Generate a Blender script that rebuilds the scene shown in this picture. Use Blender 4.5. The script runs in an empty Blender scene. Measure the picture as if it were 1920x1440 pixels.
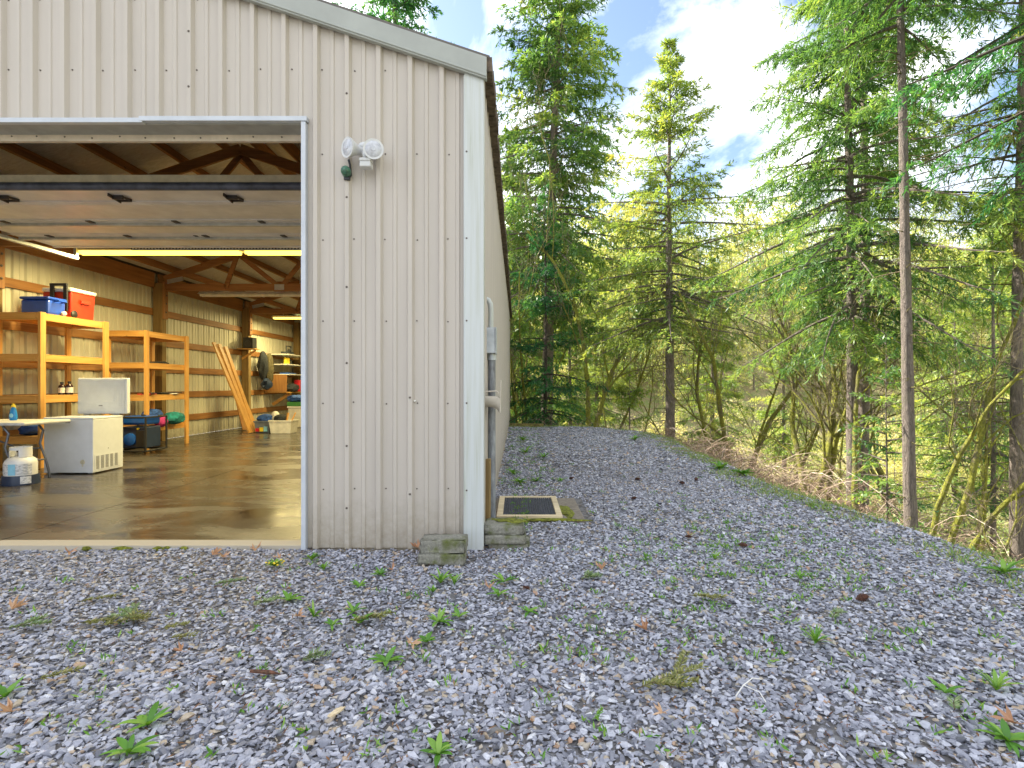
import bpy, bmesh, math, random
import numpy as np
from mathutils import Vector, Matrix, Quaternion

random.seed(5)
rng = np.random.default_rng(11)
scene = bpy.context.scene
COL = scene.collection
F, CX, CY, HC = 1029.0, 970.0, 722.0, 1.19
R = math.radians

def P(px, py, d):
    return Vector(((px - CX) * d / F, d, HC - (py - CY) * d / F))
def G(px, py, z=0.0):
    d = (HC - z) * F / (py - CY)
    return Vector(((px - CX) * d / F, d, z))

# ------------------------------------------------------------------ materials
def mat(name):
    m = bpy.data.materials.new(name)
    m.use_nodes = True
    nt = m.node_tree
    b = nt.nodes.get('Principled BSDF')
    return m, nt, b
def nd(nt, kind, **kw):
    n = nt.nodes.new(kind)
    for k, v in kw.items():
        if k in n.inputs and not hasattr(n, k):
            n.inputs[k].default_value = v
        elif hasattr(n, k):
            setattr(n, k, v)
        else:
            n.inputs[k].default_value = v
    return n
def lk(nt, a, b): nt.links.new(a, b)
def ramp(nt, fac, stops):
    r = nt.nodes.new('ShaderNodeValToRGB')
    el = r.color_ramp.elements
    while len(el) < len(stops): el.new(0.5)
    for e, (p, c) in zip(el, stops):
        e.position = p; e.color = (*c, 1) if len(c) == 3 else c
    if fac is not None: lk(nt, fac, r.inputs[0])
    return r
def coords(nt, scale=(1, 1, 1)):
    tc = nt.nodes.new('ShaderNodeTexCoord')
    mp = nt.nodes.new('ShaderNodeMapping')
    mp.inputs['Scale'].default_value = scale
    lk(nt, tc.outputs['Object'], mp.inputs['Vector'])
    return mp.outputs['Vector']
def noise(nt, vec, scale, detail=5, rough=0.55, dist=0.0):
    n = nt.nodes.new('ShaderNodeTexNoise')
    n.inputs['Scale'].default_value = scale
    n.inputs['Detail'].default_value = detail
    n.inputs['Roughness'].default_value = rough
    n.inputs['Distortion'].default_value = dist
    if vec is not None: lk(nt, vec, n.inputs['Vector'])
    return n.outputs['Fac']
def mixc(nt, fac, a, b, mode='MIX'):
    m = nt.nodes.new('ShaderNodeMix'); m.data_type = 'RGBA'; m.blend_type = mode
    for sock, v in ((m.inputs[0], fac), (m.inputs[6], a), (m.inputs[7], b)):
        if isinstance(v, (int, float)): sock.default_value = v
        elif isinstance(v, tuple): sock.default_value = (*v, 1) if len(v) == 3 else v
        else: lk(nt, v, sock)
    return m.outputs[2]
def bump(nt, b, h, strength=0.3, dist=0.01):
    n = nt.nodes.new('ShaderNodeBump')
    n.inputs['Strength'].default_value = strength
    n.inputs['Distance'].default_value = dist
    lk(nt, h, n.inputs['Height']); lk(nt, n.outputs['Normal'], b.inputs['Normal'])
    return n
def simple(name, col, rough=0.5, metal=0.0, var=0.08, scale=9.0, bmp=0.0, coat=0.0):
    m, nt, b = mat(name)
    v = coords(nt)
    f = noise(nt, v, scale, 4)
    d = tuple(max(0, c * (1 - 2 * var)) for c in col); l = tuple(min(1, c * (1 + 2 * var)) for c in col)
    r = ramp(nt, f, [(0.3, d), (0.7, l)])
    lk(nt, r.outputs[0], b.inputs['Base Color'])
    b.inputs['Roughness'].default_value = rough
    b.inputs['Metallic'].default_value = metal
    if coat: b.inputs['Coat Weight'].default_value = coat
    if bmp: bump(nt, b, noise(nt, v, scale * 8, 4), bmp, 0.003)
    return m
def wood(name, c1, c2, axis, rough=0.6):
    m, nt, b = mat(name)
    s = [22, 22, 22]; s[axis] = 1.1
    v = coords(nt, tuple(s))
    f = noise(nt, v, 1.0, 6, 0.6, 0.6)
    r = ramp(nt, f, [(0.3, c1), (0.62, c2)])
    v2 = coords(nt)
    kn = nt.nodes.new('ShaderNodeTexVoronoi'); kn.inputs['Scale'].default_value = 2.6
    lk(nt, v2, kn.inputs['Vector'])
    kr = ramp(nt, kn.outputs['Distance'], [(0.03, (1, 1, 1)), (0.075, (0, 0, 0))])
    c = mixc(nt, kr.outputs[0], r.outputs[0], tuple(x * 0.45 for x in c1))
    big = noise(nt, v2, 1.3, 3)
    br = ramp(nt, big, [(0.3, (0.78, 0.78, 0.78)), (0.7, (1.12, 1.12, 1.12))])
    c = mixc(nt, 1.0, c, br.outputs[0], 'MULTIPLY')
    lk(nt, c, b.inputs['Base Color'])
    b.inputs['Roughness'].default_value = rough
    bump(nt, b, f, 0.15, 0.002)
    return m

def siding_mat(name, c, streak=0.06):
    m, nt, b = mat(name)
    v = coords(nt)
    big = noise(nt, coords(nt, (3.0, 3.0, 0.5)), 1.6, 4)
    r = ramp(nt, big, [(0.3, tuple(x * 0.93 for x in c)), (0.7, tuple(x * 1.03 for x in c))])
    # dirt splashed up from the gravel and thin runs
    tc = nt.nodes.new('ShaderNodeTexCoord'); sp = nt.nodes.new('ShaderNodeSeparateXYZ')
    lk(nt, tc.outputs['Object'], sp.inputs[0])
    low = nt.nodes.new('ShaderNodeMapRange'); low.inputs[1].default_value = 0.6; low.inputs[2].default_value = 0.0
    lk(nt, sp.outputs['Z'], low.inputs[0])
    dn = noise(nt, v, 14, 6, 0.7)
    mul = nt.nodes.new('ShaderNodeMath'); mul.operation = 'MULTIPLY'
    lk(nt, low.outputs[0], mul.inputs[0]); lk(nt, dn, mul.inputs[1])
    dirt = ramp(nt, mul.outputs[0], [(0.18, (0, 0, 0)), (0.7, (0.8, 0.8, 0.8))])
    c2 = mixc(nt, dirt.outputs[0], r.outputs[0], (0.24, 0.2, 0.13))
    st = noise(nt, coords(nt, (38, 38, 0.7)), 1.0, 4)
    sr = ramp(nt, st, [(0.6, (0, 0, 0)), (0.8, (streak * 3, streak * 3, streak * 3))])
    c3 = mixc(nt, sr.outputs[0], c2, tuple(x * 0.7 for x in c))
    lk(nt, c3, b.inputs['Base Color'])
    b.inputs['Roughness'].default_value = 0.42
    b.inputs['Specular IOR Level'].default_value = 0.35
    bump(nt, b, noise(nt, coords(nt, (2, 2, 0.8)), 2.2, 3), 0.22, 0.03)
    return m

M = {}
M['siding'] = siding_mat('beige_painted_steel', (0.47, 0.425, 0.37))
M['panel_back'] = siding_mat('steel_panel_back', (0.64, 0.615, 0.50), 0.02)
M['trim_white'] = None
def trim_mat():
    m, nt, b = mat('white_weathered_trim')
    v = coords(nt)
    g = noise(nt, coords(nt, (24, 24, 0.8)), 1.3, 6, 0.65)
    r = ramp(nt, g, [(0.45, (0.49, 0.515, 0.505)), (0.60, (0.44, 0.46, 0.42)), (0.80, (0.28, 0.31, 0.19))])
    lk(nt, r.outputs[0], b.inputs['Base Color']); b.inputs['Roughness'].default_value = 0.45
    return m
M['trim_white'] = trim_mat()
M['rake'] = simple('pale_grey_rake_trim', (0.31, 0.325, 0.295), 0.4, var=0.05, scale=3)
M['frame_white'] = simple('white_opening_trim', (0.47, 0.50, 0.54), 0.35, var=0.03)
M['eave'] = simple('dark_mossy_eave', (0.12, 0.088, 0.062), 0.85, var=0.3, scale=18, bmp=0.5)
M['roof'] = simple('brown_roof_steel', (0.10, 0.085, 0.07), 0.5)
def insul_mat():
    m, nt, b = mat('white_roof_insulation')
    w = noise(nt, coords(nt, (3, 9, 3)), 2.0, 5, 0.6, 1.2)
    r = ramp(nt, w, [(0.25, (0.50, 0.46, 0.40)), (0.7, (0.70, 0.67, 0.62))])
    lk(nt, r.outputs[0], b.inputs['Base Color']); b.inputs['Roughness'].default_value = 0.5
    bump(nt, b, w, 0.6, 0.05)
    return m
M['insulation'] = insul_mat()
for ax, a in (('x', 0), ('y', 1), ('z', 2)):
    M['beam_' + ax] = wood('framing_lumber_' + ax, (0.25, 0.105, 0.03), (0.40, 0.19, 0.06), a)
    M['shelf_' + ax] = wood('shelf_lumber_' + ax, (0.52, 0.24, 0.05), (0.70, 0.38, 0.11), a, 0.5)
    M['old_' + ax] = wood('treated_post_' + ax, (0.17, 0.105, 0.035), (0.30, 0.20, 0.075), a, 0.75)
M['door_in'] = simple('door_inner_skin', (0.70, 0.69, 0.70), 0.45, var=0.06, scale=4)
M['rail'] = simple('galvanised_rail', (0.50, 0.52, 0.53), 0.4, 0.6)
M['alu'] = simple('yellowed_aluminium', (0.62, 0.57, 0.42), 0.35, 0.3)
M['rubber'] = simple('blue_black_rubber', (0.06, 0.07, 0.11), 0.5, var=0.25)
M['black'] = simple('black_plastic', (0.018, 0.018, 0.02), 0.45)
M['dark_metal'] = simple('dark_bracket_metal', (0.05, 0.045, 0.045), 0.5, 0.3)
M['white_enamel'] = simple('white_enamel', (0.70, 0.73, 0.77), 0.25, var=0.02)
M['grey_label'] = simple('grey_badge', (0.25, 0.26, 0.28), 0.4)
M['cream'] = simple('cream_plastic', (0.62, 0.58, 0.42), 0.4)
M['vent_dark'] = simple('vent_shadow_gap', (0.16, 0.16, 0.17), 0.6)
M['blue_cool'] = simple('blue_cooler_plastic', (0.012, 0.07, 0.50), 0.35)
M['red_cool'] = simple('red_cooler_plastic', (0.55, 0.035, 0.012), 0.35)
M['white_pl'] = simple('white_plastic', (0.74, 0.72, 0.66), 0.4)
M['table'] = simple('grey_white_table_plastic', (0.58, 0.57, 0.55), 0.5)
M['tube_grey'] = simple('grey_steel_tube', (0.13, 0.14, 0.17), 0.35, 0.5)
M['soap'] = simple('blue_dish_liquid', (0.02, 0.25, 0.62), 0.15)
M['yellow'] = simple('yellow_plastic', (0.75, 0.55, 0.03), 0.4)
M['pale_blue'] = simple('pale_blue_label', (0.25, 0.55, 0.72), 0.45)
M['tank_white'] = simple('white_tank_paint', (0.74, 0.74, 0.73), 0.35, var=0.04)
def print_label():
    m, nt, b = mat('printed_grey_label')
    f = noise(nt, coords(nt, (30, 30, 120)), 1.0, 3)
    r = ramp(nt, f, [(0.45, (0.72, 0.73, 0.75)), (0.6, (0.36, 0.38, 0.42))])
    lk(nt, r.outputs[0], b.inputs['Base Color']); b.inputs['Roughness'].default_value = 0.4
    return m
M['label'] = print_label()
M['navy'] = simple('navy_plastic', (0.02, 0.035, 0.075), 0.4)
M['gen_blue'] = simple('blue_generator_paint', (0.01, 0.08, 0.36), 0.3)
M['fab_blue'] = simple('blue_fabric', (0.02, 0.07, 0.27), 0.85, var=0.3, scale=16, bmp=0.6)
M['fab_teal'] = simple('teal_fabric', (0.01, 0.17, 0.17), 0.85, var=0.25, scale=16, bmp=0.6)
M['fab_pink'] = simple('magenta_fabric', (0.36, 0.02, 0.16), 0.8, var=0.2, bmp=0.4)
M['fab_dark'] = simple('dark_fabric', (0.02, 0.024, 0.03), 0.9, var=0.3, scale=20, bmp=0.6)
M['fab_olive'] = simple('olive_fabric', (0.09, 0.075, 0.035), 0.9, var=0.25, scale=20, bmp=0.5)
M['brown_glass'] = simple('dark_brown_bottle', (0.03, 0.012, 0.015), 0.2)
M['clear_tote'] = simple('cloudy_grey_plastic', (0.16, 0.18, 0.22), 0.25)
M['paper'] = simple('paper', (0.68, 0.66, 0.6), 0.7, var=0.12)
M['red'] = simple('red_plastic', (0.5, 0.02, 0.03), 0.4)
M['green_pl'] = simple('green_plastic', (0.06, 0.25, 0.06), 0.4)
M['beige_pl'] = simple('beige_plastic', (0.50, 0.45, 0.38), 0.45, var=0.08)
M['grey_box'] = simple('grey_electrical_box', (0.42, 0.45, 0.47), 0.4, 0.2, var=0.1)
def pipe_mat():
    m, nt, b = mat('weathered_grey_conduit')
    f = noise(nt, coords(nt, (20, 20, 5)), 1.5, 6, 0.65)
    r = ramp(nt, f, [(0.3, (0.09, 0.09, 0.10)), (0.55, (0.22, 0.235, 0.25)), (0.75, (0.34, 0.36, 0.37))])
    lk(nt, r.outputs[0], b.inputs['Base Color']); b.inputs['Roughness'].default_value = 0.5
    return m
M['pipe'] = pipe_mat()
M['lamp_white'] = simple('white_lamp_paint', (0.55, 0.555, 0.545), 0.35, var=0.05)
M['lens'] = simple('grey_lamp_lens', (0.46, 0.47, 0.50), 0.12, var=0.12, scale=30)
M['green_dev'] = simple('green_weathered_dome', (0.05, 0.14, 0.09), 0.3, var=0.3, scale=40)
M['screw'] = simple('dark_screw_heads', (0.11, 0.09, 0.075), 0.5, 0.4)
def emis(name, col, s):
    m, nt, b = mat(name)
    b.inputs['Base Color'].default_value = (*col, 1)
    b.inputs['Emission Color'].default_value = (*col, 1)
    b.inputs['Emission Strength'].default_value = s
    return m
M['tube_on'] = emis('lit_fluorescent_tube', (1.0, 0.70, 0.11), 1.0)
M['tube_off'] = simple('unlit_fluorescent_tube', (0.75, 0.72, 0.6), 0.3)
def concrete_block():
    m, nt, b = mat('mossy_concrete')
    v = coords(nt)
    f = noise(nt, v, 60, 6, 0.7)
    r = ramp(nt, f, [(0.3, (0.12, 0.115, 0.09)), (0.7, (0.30, 0.29, 0.24))])
    g = noise(nt, v, 7, 5, 0.6)
    gr = ramp(nt, g, [(0.5, (0, 0, 0)), (0.66, (1, 1, 1))])
    geo = nt.nodes.new('ShaderNodeNewGeometry')
    c = mixc(nt, gr.outputs[0], r.outputs[0], (0.085, 0.10, 0.018))
    lk(nt, c, b.inputs['Base Color']); b.inputs['Roughness'].default_value = 0.9
    bump(nt, b, f, 0.6, 0.006)
    return m
M['block'] = concrete_block()
M['moss'] = simple('yellow_green_moss', (0.14, 0.15, 0.012), 0.95, var=0.35, scale=40, bmp=0.8)
def floor_mat():
    m, nt, b = mat('wet_stained_concrete')
    v = coords(nt, (1, 1.0, 1))
    big = noise(nt, coords(nt, (0.7, 1.5, 1)), 1.1, 7, 0.62, 0.7)
    fine = noise(nt, v, 26, 6, 0.7)
    wet = ramp(nt, big, [(0.34, (0, 0, 0)), (0.62, (1, 1, 1))])
    dry = ramp(nt, fine, [(0.3, (0.062, 0.052, 0.042)), (0.7, (0.12, 0.105, 0.088))])
    wetc = ramp(nt, fine, [(0.3, (0.022, 0.016, 0.010)), (0.7, (0.042, 0.031, 0.021))])
    c = mixc(nt, wet.outputs[0], dry.outputs[0], wetc.outputs[0])
    tc = nt.nodes.new('ShaderNodeTexCoord'); sp = nt.nodes.new('ShaderNodeSeparateXYZ')
    lk(nt, tc.outputs['Object'], sp.inputs[0])
    edge = nt.nodes.new('ShaderNodeMapRange'); edge.inputs[1].default_value = 4.12; edge.inputs[2].default_value = 4.10
    lk(nt, sp.outputs['Y'], edge.inputs[0])
    c = mixc(nt, edge.outputs[0], c, (0.42, 0.37, 0.29))
    lk(nt, c, b.inputs['Base Color'])
    rr = ramp(nt, wet.outputs[0], [(0.0, (0.38,) * 3), (1.0, (0.14,) * 3)])
    rr2 = mixc(nt, edge.outputs[0], rr.outputs[0], (0.8, 0.8, 0.8))
    lk(nt, rr2, b.inputs['Roughness'])
    bump(nt, b, fine, 0.05, 0.003)
    return m
M['floor'] = floor_mat()

def stone_mat():
    m, nt, b = mat('crushed_slate_stone')
    a = nt.nodes.new('ShaderNodeAttribute'); a.attribute_name = 'tint'
    r = ramp(nt, a.outputs['Fac'], [(0.0, (0.045, 0.047, 0.06)), (0.2, (0.18, 0.185, 0.22)), (0.5, (0.335, 0.34, 0.39)),
                                    (0.74, (0.45, 0.455, 0.505)), (0.85, (0.60, 0.60, 0.62)), (0.89, (0.38, 0.34, 0.28)), (0.97, (0.40, 0.32, 0.23)), (1.0, (0.36, 0.22, 0.14))])
    f = noise(nt, coords(nt), 90, 4, 0.7)
    fr = ramp(nt, f, [(0.25, (0.78, 0.78, 0.78)), (0.75, (1.15, 1.15, 1.15))])
    c = mixc(nt, 1.0, r.outputs[0], fr.outputs[0], 'MULTIPLY')
    lk(nt, c, b.inputs['Base Color']); b.inputs['Roughness'].default_value = 0.62
    return m
M['stone'] = stone_mat()
def ground_mat():
    m, nt, b = mat('gravel_and_forest_floor')
    v = coords(nt)
    a = nt.nodes.new('ShaderNodeAttribute'); a.attribute_name = 'pad'
    vo = nt.nodes.new('ShaderNodeTexVoronoi'); vo.inputs['Scale'].default_value = 34
    lk(nt, v, vo.inputs['Vector'])
    sx = nt.nodes.new('ShaderNodeSeparateColor'); lk(nt, vo.outputs['Color'], sx.inputs[0])
    g = ramp(nt, sx.outputs[0], [(0, (0.05, 0.052, 0.06)), (0.5, (0.17, 0.175, 0.195)), (0.85, (0.28, 0.29, 0.31)), (1, (0.28, 0.23, 0.17))])
    n1 = noise(nt, v, 1.3, 6, 0.65)
    n2 = noise(nt, v, 12, 6, 0.7)
    dirt = ramp(nt, n2, [(0.3, (0.045, 0.033, 0.022)), (0.7, (0.11, 0.085, 0.055))])
    duff = ramp(nt, n2, [(0.3, (0.10, 0.08, 0.04)), (0.55, (0.25, 0.20, 0.10)), (0.75, (0.36, 0.29, 0.16))])
    grn = ramp(nt, n1, [(0.45, (0, 0, 0)), (0.6, (1, 1, 1))])
    forest = mixc(nt, grn.outputs[0], duff.outputs[0], (0.15, 0.19, 0.05))
    c = mixc(nt, a.outputs['Fac'], forest, mixc(nt, 0.45, g.outputs[0], dirt.outputs[0]))
    lk(nt, c, b.inputs['Base Color']); b.inputs['Roughness'].default_value = 0.9
    bump(nt, b, vo.outputs['Distance'], 0.5, 0.01)
    return m
M['ground'] = ground_mat()

def leaf_mat(name, stops, trans=0.45, rough=0.6):
    m, nt, b = mat(name)
    nt.nodes.remove(b)
    a = nt.nodes.new('ShaderNodeAttribute'); a.attribute_name = 'tint'
    r = ramp(nt, a.outputs['Fac'], stops)
    d = nt.nodes.new('ShaderNodeBsdfDiffuse'); t = nt.nodes.new('ShaderNodeBsdfTranslucent')
    lk(nt, r.outputs[0], d.inputs[0])
    tw = mixc(nt, 1.0, r.outputs[0], (1.35, 1.15, 0.55), 'MULTIPLY')
    lk(nt, tw, t.inputs[0])
    mx = nt.nodes.new('ShaderNodeMixShader'); mx.inputs[0].default_value = trans
    lk(nt, d.outputs[0], mx.inputs[1]); lk(nt, t.outputs[0], mx.inputs[2])
    g = nt.nodes.new('ShaderNodeBsdfGlossy'); g.inputs['Roughness'].default_value = 0.45
    mx2 = nt.nodes.new('ShaderNodeMixShader'); mx2.inputs[0].default_value = 0.035
    lk(nt, mx.outputs[0], mx2.inputs[1]); lk(nt, g.outputs[0], mx2.inputs[2])
    lk(nt, mx2.outputs[0], nt.nodes['Material Output'].inputs[0])
    return m
M['needles'] = leaf_mat('fir_needles', [(0, (0.035, 0.11, 0.04)), (0.4, (0.11, 0.24, 0.07)), (0.75, (0.24, 0.37, 0.09)), (1, (0.40, 0.46, 0.12))], 0.58)
M['needles_dark'] = leaf_mat('dark_fir_needles', [(0, (0.016, 0.09, 0.042)), (0.5, (0.045, 0.18, 0.065)), (1, (0.12, 0.28, 0.08))], 0.5)
M['needles_light'] = leaf_mat('young_fir_needles', [(0, (0.11, 0.21, 0.06)), (0.5, (0.26, 0.38, 0.10)), (1, (0.44, 0.50, 0.15))], 0.6)
M['needles_mid'] = leaf_mat('yellowish_fir_needles', [(0, (0.08, 0.17, 0.05)), (0.5, (0.24, 0.36, 0.09)), (1, (0.46, 0.48, 0.14))], 0.6)
M['needles_far'] = leaf_mat('far_wood_foliage', [(0, (0.14, 0.24, 0.10)), (0.35, (0.28, 0.38, 0.13)), (0.7, (0.44, 0.50, 0.19)), (1, (0.56, 0.54, 0.27))], 0.5)
M['weed'] = leaf_mat('weed_leaf', [(0, (0.06, 0.18, 0.02)), (0.5, (0.13, 0.32, 0.04)), (1, (0.25, 0.42, 0.07))], 0.35)
M['grass'] = leaf_mat('crest_grass_blade', [(0, (0.13, 0.26, 0.06)), (0.6, (0.26, 0.38, 0.10)), (1, (0.42, 0.40, 0.18))], 0.35)
M['sprig'] = leaf_mat('dry_olive_needles', [(0, (0.10, 0.13, 0.03)), (0.5, (0.22, 0.23, 0.06)), (1, (0.36, 0.33, 0.12))], 0.2)
M['sprig_green'] = leaf_mat('fallen_green_needles', [(0, (0.08, 0.16, 0.05)), (0.5, (0.17, 0.25, 0.09)), (1, (0.32, 0.38, 0.19))], 0.2)
M['dead_leaf'] = leaf_mat('dead_brown_leaf', [(0, (0.30, 0.13, 0.06)), (0.5, (0.46, 0.26, 0.15)), (1, (0.58, 0.41, 0.27))], 0.15)
M['litter'] = leaf_mat('brown_needle_litter', [(0, (0.07, 0.03, 0.016)), (0.6, (0.17, 0.07, 0.03)), (1, (0.30, 0.18, 0.09))], 0.1)
M['bramble'] = leaf_mat('dry_bramble_canes', [(0, (0.12, 0.075, 0.05)), (0.5, (0.27, 0.185, 0.13)), (1, (0.46, 0.36, 0.27))], 0.05)
def bark(name, c1, c2, moss=None, mstops=(0.45, 0.6)):
    m, nt, b = mat(name)
    f = noise(nt, coords(nt, (16, 16, 3.2)), 2.2, 9, 0.75, 0.9)
    r = ramp(nt, f, [(0.3, c1), (0.68, c2)])
    c = r.outputs[0]
    if moss:
        g = noise(nt, coords(nt, (1, 1, 0.6)), 3.2, 6, 0.7)
        gr = ramp(nt, g, [(mstops[0], (0, 0, 0)), (mstops[1], (1, 1, 1))])
        mc = ramp(nt, noise(nt, coords(nt), 25, 4), [(0.3, tuple(x * 0.55 for x in moss)), (0.7, tuple(x * 1.25 for x in moss))])
        c = mixc(nt, gr.outputs[0], c, mc.outputs[0])
    lk(nt, c, b.inputs['Base Color']); b.inputs['Roughness'].default_value = 0.92
    bump(nt, b, f, 1.0, 0.06)
    return m
M['bark'] = bark('fir_bark', (0.06, 0.046, 0.038), (0.30, 0.245, 0.20), (0.20, 0.20, 0.10), (0.55, 0.75))
M['bark_dark'] = bark('dark_fir_bark', (0.03, 0.024, 0.018), (0.11, 0.085, 0.065))
M['limb'] = bark('dead_limb_bark', (0.09, 0.06, 0.035), (0.24, 0.18, 0.11), (0.20, 0.20, 0.035), (0.42, 0.6))
M['maple'] = bark('mossy_maple_bark', (0.07, 0.055, 0.035), (0.20, 0.16, 0.11), (0.27, 0.27, 0.03), (0.36, 0.52))
M['twig'] = bark('maple_twig_bark', (0.11, 0.085, 0.05), (0.30, 0.24, 0.15), (0.30, 0.29, 0.08), (0.52, 0.66))
M['cone'] = simple('pine_cone_scales', (0.10, 0.04, 0.022), 0.8, var=0.35, scale=60)
M['mat_rubber'] = simple('black_rubber_grid', (0.045, 0.048, 0.062), 0.5, var=0.3, scale=30)
M['mat_frame'] = wood('pale_mat_frame', (0.52, 0.40, 0.24), (0.70, 0.58, 0.38), 0, 0.6)
M['old_board'] = simple('mossy_old_board', (0.20, 0.17, 0.05), 0.9, var=0.3, scale=12, bmp=0.4)
M['concrete_pale'] = simple('brown_pad_concrete', (0.20, 0.17, 0.135), 0.9, var=0.15, scale=20, bmp=0.5)

# ------------------------------------------------------------------ mesh helpers
def np_mesh(name, verts, faces, mats, tint=None, midx=None, smooth=False):
    """faces: list of int arrays (n,k)"""
    me = bpy.data.meshes.new(name)
    faces = [np.asarray(f, dtype=np.int32) for f in faces if len(f)]
    verts = np.asarray(verts, dtype=np.float32)
    nl = sum(f.size for f in faces); npol = sum(len(f) for f in faces)
    me.vertices.add(len(verts)); me.vertices.foreach_set('co', verts.ravel())
    me.loops.add(nl); me.polygons.add(npol)
    me.loops.foreach_set('vertex_index', np.concatenate([f.ravel() for f in faces]))
    tot = np.concatenate([np.full(len(f), f.shape[1], dtype=np.int32) for f in faces])
    st = np.zeros(npol, dtype=np.int32); st[1:] = np.cumsum(tot)[:-1]
    me.polygons.foreach_set('loop_start', st)
    if midx is not None: me.polygons.foreach_set('material_index', np.asarray(midx, dtype=np.int32))
    me.polygons.foreach_set('use_smooth', np.full(npol, bool(smooth)))
    for m in mats: me.materials.append(m)
    me.update(calc_edges=True)
    if tint is not None:
        a = me.attributes.new('tint', 'FLOAT', 'FACE')
        a.data.foreach_set('value', np.asarray(tint, dtype=np.float32))
    return me
def link(name, me, parent=None):
    o = bpy.data.objects.new(name, me); COL.objects.link(o)
    if parent is not None: o.parent = parent
    return o
def tag(o, label=None, cat=None, group=None, kind=None):
    if label: o['label'] = label
    if cat: o['category'] = cat
    if group: o['group'] = group
    if kind: o['kind'] = kind
    return o
def thing(name, label, cat, loc=(0, 0, 0), rotz=0.0, group=None):
    o = bpy.data.objects.new(name, None); COL.objects.link(o)
    o.location = loc; o.rotation_euler = (0, 0, rotz); o.empty_display_size = 0.1
    return tag(o, label, cat, group)

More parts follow.
